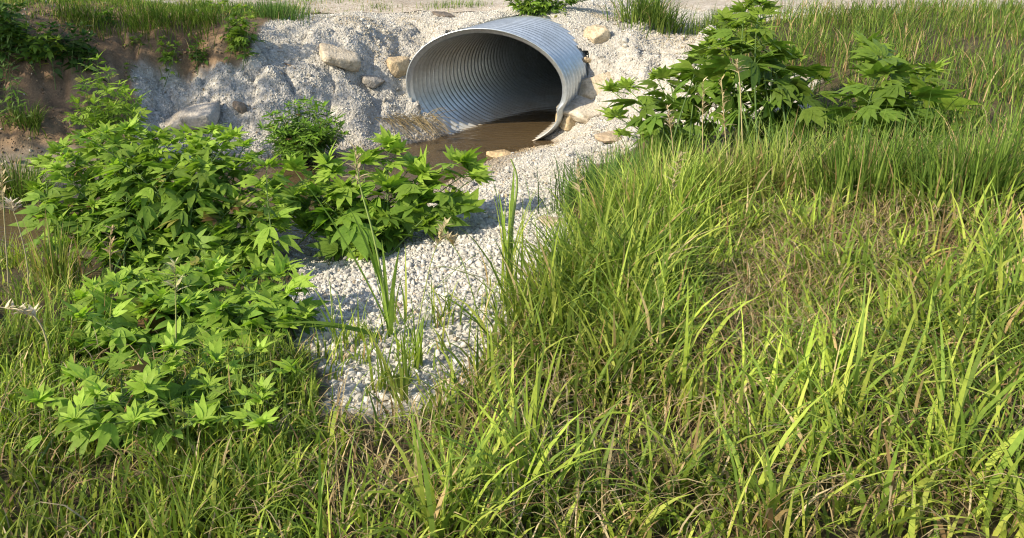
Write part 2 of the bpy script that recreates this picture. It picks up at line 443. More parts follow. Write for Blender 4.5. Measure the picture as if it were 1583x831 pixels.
# ------------------------------------------------------------------ build the ground sheet
ny, nx = GX.shape
V = np.stack([GX, GY, HH], -1).reshape(-1, 3)
idx = np.arange(ny * nx).reshape(ny, nx)
Q = np.stack([idx[:-1, :-1], idx[:-1, 1:], idx[1:, 1:], idx[1:, :-1]], -1).reshape(-1, 4)
pr, pL = pipe_local(V)
pu = (V - PC) @ UU
inside = (pr < np.where((pL > 1.5) | ((pu < -.1) & (pL > .04)), 1.07, .99)) & (pL > -.02) & (pL < 4.7)
Q = Q[~inside[Q].any(1)]
dirt_k = sstep(-GX, .9, 1.5) * (GY > 5.2) * (1 - sstep(GY, 9.3, 10.5))
silt_k = sstep(-GX, .5, 1.2) * (1 - sstep(HH, .18, .3)) * (GY > 5.0) * (GY < 8)
zone = np.stack([GRAV, dirt_k, silt_k * .8], -1).reshape(-1, 3)
g = mesh_obj('ground', V, Q, M['ground'], smooth=True)
at = g.data.attributes.new('zone', 'FLOAT_COLOR', 'POINT')
cz = np.ones((len(V), 4), np.float32); cz[:, :3] = zone
at.data.foreach_set('color', cz.ravel())
tag(g, kind='structure')

# gravel road along the top of the embankment
rx = np.concatenate([-1.5 - np.cumsum(.2 * 1.25 ** np.arange(18))[::-1], np.arange(-1.5, 9, .12), 9 + np.cumsum(.2 * 1.25 ** np.arange(26))])
ry = np.arange(0, 1.0001, .05)
RX, RT = np.meshgrid(rx, ry)
RY = road_edge + fbm(RX * .8, RX * 0, 61) * .25 * (1 - RT) + RT * 3.4 + RX * .02
def big_h(x, y):
    k = base_height(x, y); ins = (x > X0) & (x < X1 - .1) & (y > Y0) & (y < Y1 - .1)
    return np.where(ins, hs(x, y), k)
RZ = big_h(RX, RY) + .03 - .035 * (np.abs(RT - .5) * 2) ** 6 + fbm(RX * 1.3, RY * 3, 63) * .03
ny2, nx2 = RX.shape; idx = np.arange(ny2 * nx2).reshape(ny2, nx2)
Q = np.stack([idx[:-1, :-1], idx[:-1, 1:], idx[1:, 1:], idx[1:, :-1]], -1).reshape(-1, 4)
tag(mesh_obj('gravel_road', np.stack([RX, RY, RZ], -1).reshape(-1, 3), Q, M['road'], smooth=True), kind='structure')

# water of the creek, also inside the pipe
wx = np.arange(-14, 4.2, .1); wy = np.arange(2.6, 14, .1)
WX, WY = np.meshgrid(wx, wy)
P = np.stack([WX, WY, WX * 0], -1)
r_, L_ = pipe_local(P.reshape(-1, 3))
hw = big_h(WX, WY)
ok = (hw < .05) | ((r_ < 1.15) & (L_ > -.3) & (L_ < 6)).reshape(WX.shape)
ok &= ~((WY < 3.4) & (WX > -4))
idx = np.arange(WX.size).reshape(WX.shape)
Q = np.stack([idx[:-1, :-1], idx[:-1, 1:], idx[1:, 1:], idx[1:, :-1]], -1).reshape(-1, 4)
Q = Q[ok.ravel()[Q].any(1)]
used = np.unique(Q); re = np.full(WX.size, -1); re[used] = np.arange(len(used))
tag(mesh_obj('water', P.reshape(-1, 3)[used], re[Q], M['water'], smooth=True), kind='structure')

# ------------------------------------------------------------------ the corrugated culvert
PITCHC, NPH, LEN = .096, 160, 4.6
Ls = np.arange(0, LEN, PITCHC / 8)
ph = np.linspace(0, 2 * np.pi, NPH, endpoint=False)
PH, LL = np.meshgrid(ph, Ls)
deg = (np.degrees(PH) + 180) % 360 - 180
def dent(deg, L):
    e = np.exp(-np.maximum(L, 0) / .11)
    m_ = np.exp(-((deg + 50) / 30.) ** 4)
    return 1 - .02 * m_ * np.exp(-np.maximum(L, 0) / .13) - (.05 * np.exp(-((deg + 16) / 6.) ** 2)) * e + .003 * np.sin(np.radians(deg * 7)) * np.exp(-L / .5) * (np.abs(deg + 30) < 60)
wob = .004 * np.sin(3 * PH + LL * 1.3) + .003 * np.sin(5 * PH - LL * 2.1)
V = pipe_point(PH, LL, dent(deg, LL) + wob, .029 * np.cos(2 * np.pi * LL / PITCHC + .7) * (1 - np.exp(-((deg + 50) / 32.) ** 4) * np.exp(-LL / .10))).reshape(-1, 3)
i = np.arange(len(Ls) - 1)[:, None] * NPH; j = np.arange(NPH)[None]; k = (j + 1) % NPH
Q = np.stack([i + j, i + k, i + NPH + k, i + NPH + j], -1).reshape(-1, 4)
culvert = thing('culvert_pipe', tuple(PC - np.array([0, 0, PB])), 'large galvanised corrugated steel culvert pipe jutting from the gravel bank', 'culvert')
mesh_obj('barrel', V, Q, M['steel'], culvert, smooth=True)
b = Bag()
phr = np.linspace(0, 2 * np.pi, 241)
dg = (np.degrees(phr) + 180) % 360 - 180
rim = pipe_point(phr, np.full(241, -.004), dent(dg, np.zeros(241)) + .004 * np.sin(3 * phr) + .003 * np.sin(5 * phr), .0225 * (1 - np.exp(-((dg + 50) / 32.) ** 4)))
rr_ = .009
tube(b, rim, rr_, rr_, n=8)
b.build('rim', M['steel'], culvert, True)
b = Bag()
for row_deg in (118, 78):
    for L in np.arange(.1, 3.2, PITCHC * 2):
        for dd in (0, 2.5):
            p0 = pipe_point(np.radians(np.array([row_deg + dd])), np.array([L]), 1, -.008)[0]
            p1 = pipe_point(np.radians(np.array([row_deg + dd])), np.array([L]), 1, -.022)[0]
            tube(b, [p0, (p0 + p1) / 2, p1], .011, .006, n=6)
o = b.build('bolt', M['steel'], culvert, True); o['kind'] = 'stuff'

# ------------------------------------------------------------------ gravel
def ico(sub):
    bm = bmesh.new(); bmesh.ops.create_icosphere(bm, subdivisions=sub, radius=1)
    v = np.array([x.co[:] for x in bm.verts]); f = np.array([[q.index for q in p.verts] for p in bm.faces]); bm.free()
    return v, f

def chisel(v, seed, cuts=10, lo=.38, hi=.8):
    r = np.random.default_rng(seed)
    v = v.copy()
    for _ in range(cuts):
        n = r.normal(size=3); n /= np.linalg.norm(n); d = r.uniform(lo, hi)
        s = v @ n - d
        v -= np.where(s > 0, s, 0)[:, None] * n
    return v

def rot_random(n):
    q = rng.normal(size=(n, 4)); q /= np.linalg.norm(q, axis=1)[:, None]
    w, x, y, z = q.T
    return np.stack([np.stack([1 - 2 * (y * y + z * z), 2 * (x * y - z * w), 2 * (x * z + y * w)], -1),
                     np.stack([2 * (x * y + z * w), 1 - 2 * (x * x + z * z), 2 * (y * z - x * w)], -1),
                     np.stack([2 * (x * z - y * w), 2 * (y * z + x * w), 1 - 2 * (x * x + y * y)], -1)], 1)

def scatter_stones(pts, size, sub, tint, nvar=14):
    base, f = ico(sub)
    Vs, Fs, Ts, n0 = [], [], [], 0
    which = rng.integers(0, nvar, len(pts))
    Rm = rot_random(len(pts))
    for k in range(nvar):
        sel = np.where(which == k)[0]
        if not len(sel): continue
        b = chisel(base, 100 + k) * np.array([1, rng.uniform(.65, .9), rng.uniform(.5, .75)])
        V = np.einsum('nij,vj->nvi', Rm[sel], b) * size[sel, None, None] + pts[sel, None]
        Fs.append((f[None] + (np.arange(len(sel)) * len(b))[:, None, None] + n0).reshape(-1, 3))
        Vs.append(V.reshape(-1, 3)); Ts.append(np.repeat(tint[sel], len(b), 0)); n0 += len(sel) * len(b)
    return np.concatenate(Vs), np.concatenate(Fs), np.concatenate(Ts)

def stone_tints(n, dust=.0):
    c = np.empty((n, 3)); k = rng.random(n); v = rng.uniform(.80, 1.12, n)[:, None]
    c[:] = np.array([.55, .525, .465]); c[k < .28] = (.63, .605, .54); c[(k > .28) & (k < .50)] = (.46, .44, .39)
    c[(k > .97)] = (.46, .38, .28); c[(k > .90) & (k < .95)] = (.40, .385, .36)
    return np.clip(c * v * .95, 0, .8)

N = 470000
x = rng.uniform(-3.6, 6.2, N); y = rng.uniform(2.3, 10.6, N)
keep = (gs(x, y) > rng.uniform(.25, .9, N)) & (hs(x, y) > -.01 + rng.uniform(-.03, .02, N))
keep &= rng.random(N) < np.interp(y, [3, 4.5, 6.5, 8.5, 10.5], [.75, .78, .95, 1.0, .8])
x, y = x[keep], y[keep]
z = hs(x, y); nn = normal(x, y)
size = np.clip(rng.lognormal(-.12, .42, len(x)), .4, 2.3) * np.interp(y, [3, 4.5, 6.5, 8.5], [.0136, .0122, .0098, .0090])
Pp = np.stack([x, y, z], -1) + nn * (size * rng.uniform(-.4, .35, len(x)))[:, None]
r_, L_ = pipe_local(Pp)
keep = ~((r_ < 1.06) & (L_ > -.05))
Pp, size, nn = Pp[keep], size[keep], nn[keep]
tin = stone_tints(len(Pp))
brown = fbm(Pp[:, 0] * 1.5, Pp[:, 1] * 1.5, 77)
bk = (sstep(brown, .10, .40) * .7 * sstep(Pp[:, 1], 5.2, 6.5))[:, None]
tin = tin * (1 - bk) + tin * np.array([.86, .76, .58]) * bk
lo = sstep(-Pp[:, 2] + rng.normal(size=len(Pp)) * .015, -.11, -.02)[:, None] * .75
tin = tin * (1 - lo) + tin * np.array([.5, .4, .28]) * lo
near = Pp[:, 1] < 5.8
V1, F1, T1 = scatter_stones(Pp[~near], size[~near], 1, tin[~near])
V2, F2, T2 = scatter_stones(Pp[near], size[near], 2, tin[near])
x = rng.uniform(-3.2, 5.5, 5200); y = rng.uniform(3.0, 10, 5200)
k_ = (gs(x, y) > .8) & (hs(x, y) > .03) & (fbm(x * 1.3, y * 1.3, 58, 3) > rng.uniform(-.1, .5, 5200)); x, y = x[k_], y[k_]
b3 = np.stack([x, y, hs(x, y)], -1); s3 = np.clip(rng.lognormal(math.log(.024), .38, len(x)), .016, .07) * np.where(y < 5.5, .8, 1); b3 = b3 + normal(x, y) * (s3 * .15)[:, None]
r_, L_ = pipe_local(b3); k_ = ~((r_ < 1.1) & (L_ > -.05)); b3, s3 = b3[k_], s3[k_]
V3, F3, T3 = scatter_stones(b3, s3, 2, stone_tints(len(b3)) * rng.uniform(.75, 1.05, (len(b3), 1)))
go = mesh_obj('gravel', np.concatenate([V1, V2, V3]), np.concatenate([F1, F2 + len(V1), F3 + len(V1) + len(V2)]), M['pebble'], tint=np.concatenate([T1, T2, T3]))
tag(go, 'loose white crushed limestone gravel covering the embankment', 'gravel', kind='stuff')

x = rng.uniform(-6, 0, 26000); y = rng.uniform(5.0, 9.2, 26000)
k_ = (ls(x, y) > .5) & (gs(x, y) < .3) & (hs(x, y) > .03) & (fbm(x * 2, y * 2, 55) + .15 > rng.uniform(-.3, .6, 26000)); x, y = x[k_], y[k_]
z = hs(x, y); sz_ = np.clip(rng.lognormal(math.log(.010), .55, len(x)), .004, .05)
ct = np.array([.22, .15, .09]) * rng.uniform(.55, 1.5, (len(x), 1)); kk_ = rng.random(len(x)) < .12; ct[kk_] = np.array([.42, .38, .31]) * rng.uniform(.7, 1.1, (kk_.sum(), 1))
V_, F_, T_ = scatter_stones(np.stack([x, y, z + sz_ * .1], -1), sz_, 1, ct)
tag(mesh_obj('dirt_clods', V_, F_, M['pebble'], tint=T_), 'crumbled brown clods and small stones on the eroded dirt bank', 'dirt clods', kind='stuff')

# ------------------------------------------------------------------ rocks
def rock(name, loc, dims, rot, seed, col, label, cat='rock', cuts=16, group=None, lo=.5):
    base, f = ico(4)
    v = base / (np.abs(base).max(1) ** .85)[:, None]
    v = chisel(v, seed, cuts, lo + .22, 1.15)
    v = v / np.abs(v).max(0) * np.array(dims) / 2
    v = v * (1 + .09 * (fbm(v[:, 0] * 9 / max(dims) + 3 * v[:, 2] / max(dims), v[:, 1] * 9 / max(dims) + v[:, 2] * 4 / max(dims), seed, 5)[:, None]))
    R = Matrix.Rotation(rot[2], 3, 'Z') @ Matrix.Rotation(rot[1], 3, 'Y') @ Matrix.Rotation(rot[0], 3, 'X')
    v = v @ np.array(R).T
    o = mesh_obj(name, v, f, M['rock'], tint=np.broadcast_to(np.array(col), (len(v), 3)))
    o.location = loc
    return tag(o, label, cat, group)

def rock_px(name, px, py, wpx, hpx, depth, rot, seed, col, label, sink=.0, **kw):
    p = ground(px, py)
    s = math.hypot(p[1], EYE - p[2]) / F_PX
    p = p + np.array([0, .0, hpx * s * .15 - sink])
    return rock(name, tuple(p), (wpx * s, depth, hpx * s), rot, seed, col, label, **kw)

TAN = (.52, .42, .28); PALE = (.56, .52, .46); GREY = (.36, .34, .31)
rock_px('rock', 614, 112, 34, 34, .2, (.1, -.1, .5), 5, TAN, 'squarish tan limestone block against the left edge of the culvert mouth', cuts=8, lo=.62)
rock_px('rock', 524, 92, 62, 22, .34, (.42, .14, .35), 8, (.55, .49, .39), 'flat tilted pale tan slab half buried high in the gravel slope', cuts=8, lo=.55)
rock_px('rock', 577, 130, 36, 16, .2, (.2, .1, .2), 12, GREY, 'small grey flat stone below the tan block on the gravel slope')
rock_px('rock', 300, 190, 84, 36, .4, (.25, -.15, -.2), 21, (.50, .47, .42), 'broad pale slab lying behind the large bushy weed', cuts=9)
rock_px('rock', 512, 214, 34, 24, .18, (.2, .1, .6), 24, (.40, .38, .36), 'rounded grey stone at the foot of the willowy shrub', cuts=24)
rock_px('rock', 924, 60, 34, 30, .24, (.2, -.1, .4), 27, (.55, .47, .34), 'chunky tan boulder resting beside the top of the pipe', cuts=12, lo=.6)
rock_px('rock', 907, 97, 14, 9, .08, (0, 0, .3), 30, TAN, 'small tan stone on the right flank of the pipe')
rock_px('rock', 878, 190, 34, 26, .25, (.05, .05, .5), 33, (.56, .46, .30), 'tan block wedged under a ledge right of the culvert rim', cuts=9, lo=.6)
rock_px('rock', 905, 172, 74, 24, .42, (.2, -.12, .5), 36, (.58, .53, .44), 'pale ledge slab overhanging the block right of the rim', cuts=9)
rock_px('rock', 922, 135, 64, 30, .36, (.5, -.3, .4), 39, (.58, .50, .37), 'tan stained slab set in the slope right of the pipe', cuts=10, sink=.05)
rock_px('rock', 772, 240, 34, 12, .2, (.05, -.1, .3), 42, (.52, .40, .24), 'flat tan stone at the water edge before the culvert')
rock_px('rock', 684, 25, 30, 8, .3, (.15, .1, .3), 45, (.20, .17, .14), 'dark flat stone on the crest of the embankment', cuts=10)
rock_px('rock', 858, 346, 42, 12, .2, (.05, .05, .2), 48, (.50, .42, .30), 'flat brownish stone in the gravel beside the right grass clump')
rock_px('rock', 1095, 168, 70, 22, .3, (.1, .1, .1), 51, (.66, .64, .60), 'white slab glimpsed behind the dark leaved weeds on the right')
rock_px('rock', 945, 216, 46, 12, .22, (.1, -.05, .3), 54, (.52, .42, .30), 'low tan stone between gravel and right grass clump')
rock_px('rock', 370, 168, 22, 16, .15, (.1, .2, .3), 57, (.24, .20, .16), 'dark stone in a hollow of the left gravel slope')

# ------------------------------------------------------------------ plants
def lobe(base, ang, length, width, segs=6, droop=.25, fold=.25, serr=.12, seed=0):
    """one pointed leaflet lying along angle ang in the local XY plane"""
    r = np.random.default_rng(seed)
    t = np.linspace(0, 1, segs + 1)
    w = width * np.sin(np.pi * np.clip(t, 0, 1) ** .75) ** .85
    w[1:-1] *= 1 + serr * r.uniform(-1, 1, segs - 1); w[0] = width * .12; w[-1] = 0.002
    y = t * length
    z = -droop * length * t ** 2
    mid = np.stack([0 * t, y, z - fold * w * .55], -1)
    lf = np.stack([-w, y - .05 * length * (t > 0), z + fold * w * .3], -1); rt = np.stack([w, y - .05 * length * (t > 0), z + fold * w * .3], -1)
    V = np.stack([lf, mid, rt], 1).reshape(-1, 3)
    i = np.arange(segs) * 3
    F = np.concatenate([np.stack([i, i + 1, i + 4, i + 3], -1), np.stack([i + 1, i + 2, i + 5, i + 4], -1)])
    c, s = math.cos(ang), math.sin(ang)
    V = V @ np.array([[c, s, 0], [-s, c, 0], [0, 0, 1]]) + np.array(base)
    return V, F

def leaf_template(kind, seed):
    r = np.random.default_rng(seed)
    Vs, Fs, n = [], [], 0
    def put(*a, **k):
        nonlocal n
        V, F = lobe(*a, seed=seed * 7 + len(Vs), **k); Vs.append(V); Fs.append(F + n); n += len(V)
    if kind == 'palmate5':
        for a, l, w in ((0, 1, .15), (.46, .88, .13), (-.46, .88, .13), (.95, .62, .10), (-.95, .62, .10)):
            put((0, 0, 0), a + r.uniform(-.08, .08), l * r.uniform(.9, 1.05), w, droop=.22 + r.uniform(-.1, .12), fold=.3)
    elif kind == 'palmate3':
        for a, l, w in ((0, 1.05, .14), (.60, .80, .115), (-.60, .80, .115)):
            put((0, 0, 0), a + r.uniform(-.12, .12), l * r.uniform(.85, 1.05), w, droop=.25 + r.uniform(-.12, .15), fold=.3)
    elif kind == 'pinnate':
        for k in range(3):
            for sgn in (-1, 1):
                put((0, .15 + k * .24, -.03 * k), sgn * (.95 - .12 * k) + r.uniform(-.1, .1), .42, .085, segs=4, droop=.25)
        put((0, .75, -.08), 0, .42, .095, segs=4, droop=.3)
    elif kind == 'lance':
        put((0, 0, 0), 0, 1, .11, droop=.25 + r.uniform(-.15, .2), fold=.35)
    elif kind == 'oval':
        put((0, 0, 0), 0, 1, .24, segs=5, droop=.25 + r.uniform(-.1, .2), fold=.3)
    return np.concatenate(Vs), np.concatenate(Fs)

_templates = {}
def templates(kind):
    if kind not in _templates: _templates[kind] = [leaf_template(kind, s) for s in range(1, 7)]
    return _templates[kind]

LIGHT = np.array([.25, .37, .05]); MIDG = np.array([.14, .245, .034]); DARK = np.array([.055, .125, .026])

def place_leaf(bag, kind, p, az, elev, size, tint, roll=0):
    V, F = templates(kind)[rng.integers(0, 6)]
    d = np.array([math.cos(az) * math.cos(elev), math.sin(az) * math.cos(elev), math.sin(elev)])
    xx = np.cross(d, (0, 0, 1)); xx /= np.linalg.norm(xx) + 1e-9
    zz = np.cross(xx, d)
    c, s = math.cos(roll), math.sin(roll)
    x2, z2 = xx * c + zz * s, -xx * s + zz * c
    bag.add((V * size) @ np.stack([x2, d, z2]) + p, F, tint)

def weed(name, label, cat, base, tips, kind='palmate3', leaf=.16, node=.075, start=.3, col=(LIGHT, MIDG), stem_r=.006, stem_col=(.10, .16, .04),
         tipn=5, spread=.10, group=None, petiole=.3, bow=.22):
    base = np.asarray(base, float)
    root = thing(name, tuple(base), label, cat, group)
    st, fo = Bag(), Bag()
    for q in tips:
        tip = np.asarray(q, float)
        b0 = base + np.array([rng.normal() * spread, rng.normal() * spread, -.03])
        b0[2] = min(b0[2], float(hs(b0[0], b0[1])) - .02) if X0 < b0[0] < X1 else b0[2]
        L = np.linalg.norm(tip - b0)
        mid = b0 * .5 + tip * .5 + np.array([0, 0, bow * L * .5]) + rng.normal(size=3) * .03 * L
        t = np.linspace(0, 1, 9)[:, None]
        C = (1 - t) ** 2 * b0 + 2 * t * (1 - t) * mid + t ** 2 * tip
        tube(st, C, stem_r, stem_r * .4, np.array(stem_col) * rng.uniform(.8, 1.2), n=5)
        n = max(2, int(L * (1 - start) / node))
        az0 = rng.uniform(0, 6.28)
        for k in range(n):
            s = start + (1 - start) * (k + .3) / n
            p = (1 - s) ** 2 * b0 + 2 * s * (1 - s) * mid + s ** 2 * tip
            young = (k / max(1, n - 1))
            sz = leaf * (1.05 - .45 * young ** 2) * rng.uniform(.75, 1.15)
            for opp in (0, math.pi):
                if rng.random() < .1: continue
                az = az0 + k * 1.75 + opp + rng.normal() * .3
                el = .22 + .45 * young + rng.normal() * .32
                pe = p + np.array([math.cos(az), math.sin(az), .5 + .3 * young]) * sz * petiole
                tube(st, [p, (p + pe) / 2 + np.array([0, 0, sz * .03]), pe], stem_r * .35, stem_r * .25, np.array(stem_col), n=3)
                m = np.clip(young + rng.normal() * .25, 0, 1)
                tint = (col[1] * (1 - m) + col[0] * m) * rng.uniform(.7, 1.25)
                q_ = rng.random()
                if q_ < .025 and kind != 'palmate5': tint = np.array([.27, .27, .06]) * rng.uniform(.7, 1.1)
                elif q_ < .033 and kind != 'palmate5': tint = np.array([.20, .12, .05]) * rng.uniform(.7, 1.1)
                place_leaf(fo, kind, pe, az, el - .35, sz * rng.uniform(.65, 1.1), tint, rng.normal() * .5)
        for k in range(tipn):
            az = az0 + k * 6.28 / tipn + rng.normal() * .2
            tint = col[0] * rng.uniform(.9, 1.25)
            place_leaf(fo, kind if kind != 'pinnate' else 'lance', tip, az, rng.uniform(.2, 1.2), leaf * rng.uniform(.35, .75), tint, rng.normal() * .4)
    st.build('stem', M['stem'], root, True)
    fo.build('foliage', M['leaf'], root, True)
    return root

def tips_px(lst, y0, y1):
    """photo pixel of each shoot tip; shoots higher in the picture stand farther back"""
    ys_ = [p[1] for p in lst]; a, b = min(ys_), max(ys_)
    return [at_y(p[0], p[1], y1 + (y0 - y1) * (p[1] - a) / (b - a + 1e-6) + rng.normal() * .06) for p in lst]

# --- large bushy weed on the left
tA = [(75, 245), (95, 228), (130, 212), (165, 205), (205, 195), (250, 205), (290, 205), (330, 200), (362, 210), (398, 240), (62, 292), (75, 330), (92, 362),
      (120, 258), (160, 245), (200, 235), (240, 245), (300, 240), (345, 245), (385, 272), (420, 300), (425, 340), (130, 300), (180, 290), (222, 280), (270, 290), (320, 290),
      (368, 312), (115, 345), (165, 340), (230, 335), (290, 345), (350, 355), (400, 365), (150, 385), (205, 385), (260, 375), (320, 385), (375, 395), (180, 260), (270, 260)]
weed('leafy_weed', 'largest bright green bushy weed spreading over the near creek bank', 'weed', ground(265, 425), tips_px(tA + [(p[0] + 14, p[1] + 16) for p in tA] + [(p[0] - 8, p[1] + 6) for p in tA[:12]], 3.9, 4.9), 'palmate3', .18, .066, .3, spread=.24)
tA2 = [(150, 450), (200, 425), (255, 430), (305, 408), (350, 410), (400, 425), (440, 412), (465, 440), (125, 490), (185, 480), (240, 470), (300, 462), (360, 465), (420, 475),
       (470, 490), (150, 520), (220, 520), (290, 515), (350, 520), (420, 525), (330, 440), (270, 450)]
weed('leafy_weed', 'low broad leaved weed in the left foreground beneath the large bush', 'weed', ground(300, 560), tips_px(tA2 + [(p[0] - 22, p[1] + 14) for p in tA2], 2.75, 3.35), 'palmate3', .17, .055, .3,
     col=(LIGHT * 1.1, MIDG * 1.15), spread=.2)
weed('leafy_weed', 'low spreading weed lowest in the near left grass', 'weed', ground(250, 690), tips_px([(p[0] - 40 + 30 * math.sin(k * 2.1), p[1] + 130) for k, p in enumerate(tA2)], 1.95, 2.45), 'palmate3', .12, .06, .35,
     col=(LIGHT * 1.1, MIDG * 1.15), spread=.2)
tB = [(600, 222), (562, 250), (505, 252), (455, 262), (422, 290), (410, 330), (640, 255), (662, 285), (715, 250), (735, 275), (700, 312), (722, 325), (645, 335), (600, 345),
      (560, 330), (520, 350), (470, 340), (455, 302), (530, 290), (600, 290), (560, 380), (660, 310), (490, 300)]
weed('ragweed', 'wide lobed green ragweed on the gravel tongue before the culvert', 'weed', ground(560, 392), tips_px(tB + [(p[0] + 12, p[1] + 14) for p in tB[::2]], 4.2, 4.9), 'palmate5', .27, .12, .45,
     col=(LIGHT * .95, MIDG * 1.05), spread=.14)
# --- upright weed behind
tC = [(150, 92), (165, 110), (130, 125), (185, 130), (200, 150), (120, 160), (145, 160), (175, 165), (205, 175), (140, 190), (190, 195), (165, 140), (215, 155), (115, 180), (165, 200)]
weed('pinnate_weed', 'upright feathery weed rising behind the large bush before the dirt bank', 'weed', ground(165, 235), tips_px(tC, 6.2, 6.5), 'pinnate', .17, .055, .3, col=(LIGHT * .95, MIDG), spread=.1)
# --- willowy shrub on the far edge
tD = [(455, 160), (480, 155), (500, 165), (430, 175), (415, 195), (520, 185), (445, 200), (470, 190), (495, 195), (525, 200), (425, 215), (455, 220), (480, 215), (505, 205), (440, 235), (470, 235)]
weed('willow_shrub', 'small narrow leaved shrub on the far water edge below the slope', 'shrub', ground(470, 238), tips_px(tD + [(p[0] + 9, p[1] + 8) for p in tD] + [(p[0] - 10, p[1] + 4) for p in tD], 6.45, 6.85), 'lance', .14, .035, .2, col=(MIDG * 1.15, DARK), spread=.08)
# --- dark weeds on the right
tE = [(945, 140), (968, 135), (950, 180), (960, 208), (1015, 120), (1035, 118), (1002, 165), (1040, 165), (1060, 185), (1085, 95), (1098, 70), (1118, 58), (1100, 112), (1140, 112),
      (1082, 140), (1120, 160), (1045, 210), (1095, 205), (1000, 215), (985, 195)]
weed('ragweed', 'dark leaved ragweed leaning left over the gravel beside the right grass', 'weed', ground(1075, 262), tips_px(tE, 5.5, 6.1), 'palmate5', .24, .12, .5,
     col=(LIGHT * .78, MIDG * .75), spread=.12, stem_r=.007)
tE2 = [(1140, 42), (1168, 32), (1158, 75), (1190, 70), (1160, 130), (1200, 120), (1230, 90), (1150, 185), (1190, 180), (1240, 150), (1270, 120), (1250, 200), (1210, 215), (1280, 180), (1150, 15), (1175, 5), (1120, 30), (1105, 55), (1165, 50), (1135, 85), (1180, 100), (1125, 130), (1170, 160)]
weed('ragweed', 'tall dark ragweed furthest right above the yellow grass', 'weed', ground(1200, 255), tips_px(tE2, 5.3, 5.9), 'palmate5', .25, .16, .45, col=(LIGHT * .75, MIDG * .7), spread=.12, stem_r=.007)
tE3 = [(1340, 70), (1380, 100), (1320, 140), (1400, 160), (1440, 110), (1360, 190), (1420, 210), (1470, 170), (1330, 210)]
weed('ragweed', 'separate dark weed at the far right edge of the verge', 'weed', ground(1390, 270), tips_px(tE3, 5.2, 5.7), 'palmate5', .23, .11, .35, col=(LIGHT * .75, MIDG * .7), spread=.12)

# --- small weeds on the dirt bank and along the crest
def small(label, px, py, tip_list, y, kind='palmate3', leaf=.10, col=(LIGHT * .8, MIDG), name='small_weed', node=.05, cat='weed', spread=.06):
    b_ = ground(px, py)
    tips = [at_y(p[0], p[1], b_[1] + y + rng.normal() * .05) for p in tip_list]
    return weed(name, label, cat, b_, tips, kind, leaf, node, .2, col, spread=spread, stem_r=.004)
def fan(px, py, w, h, n):
    return [(px + w * (rng.random() - .5) * (1 - .35 * k / n), py - h * rng.uniform(.15, 1)) for k in range(n)]
small('light green weed hanging over the top of the left dirt bank', 62, 85, [(40, 42), (60, 38), (80, 50), (50, 60), (75, 70), (62, 90), (90, 60), (30, 60), (65, 105), (85, 85), (50, 80), (70, 55), (45, 95), (95, 75), (58, 48)], -.12, leaf=.15)
small('pale spiky weed beside the hanging weed on the dirt bank', 125, 90, [(125, 40), (110, 60), (140, 58), (130, 70), (112, 80), (140, 80)], -.1, 'lance', .16, (np.array([.14, .2, .06]), MIDG))
small('dark shrubby growth at the extreme top left of the bank', 5, 75, fan(5, 80, 70, 75, 26), -.05, 'palmate3', .14, (MIDG * .8, DARK), spread=.15)
small('dark low brush between the two weeds on the dirt bank', 110, 95, fan(108, 98, 100, 60, 26), .0, 'oval', .11, (DARK, DARK * .7), spread=.14)
small('weedy plant with thin stalks at the left edge of the dirt bank', 18, 190, [(5, 105), (15, 100), (28, 130), (8, 140), (35, 165), (48, 180), (10, 170), (25, 185), (0, 160)], -.1, 'lance', .11, (np.array([.13, .19, .06]), MIDG))
small('tiny weed high on the brown dirt slope', 210, 66, fan(210, 68, 26, 16, 5), -.03, 'palmate3', .07)
small('leafy tuft at the lower edge of the dirt slope', 258, 92, fan(258, 92, 40, 34, 10), -.04, 'palmate3', .10)
small('dense dark little bush next to the leafy tuft', 308, 95, fan(308, 95, 50, 40, 14), -.04, 'oval', .07, (MIDG * .9, DARK))
small('bushy green weed where dirt meets gravel near the crest', 370, 78, fan(370, 80, 58, 70, 22), -.08, 'palmate3', .11, (LIGHT * .8, MIDG * .9), spread=.1)
small('tiny sprig at the corner of dirt and gravel', 192, 108, fan(192, 110, 14, 12, 3), -.02, 'palmate3', .06)
bp = pl(.02, 1.27, 0); bp = np.array([bp[0], bp[1], float(hs(bp[0], bp[1]))])
weed('roadside_weed', 'bushy green plant growing on the road edge above the pipe', 'weed', bp,
     [bp + np.array([rng.normal() * .30, rng.normal() * .08 + .02, rng.uniform(.04, .34)]) for _ in range(42)], 'palmate3', .11, .05, .2, (LIGHT * .8, MIDG), spread=.04, stem_r=.004)
small('small low weed right of the plant above the pipe', 868, 20, fan(868, 22, 26, 12, 6), 0, 'oval', .06, name='roadside_weed')
small('leafy weed on the grassy crest left of the white mound', 330, 20, fan(330, 26, 40, 24, 8), -.05, 'palmate3', .10)
small('low leafy weed on the crest just before the white gravel', 165, 34, fan(165, 38, 40, 24, 8), -.05, 'palmate3', .10, (MIDG, DARK))

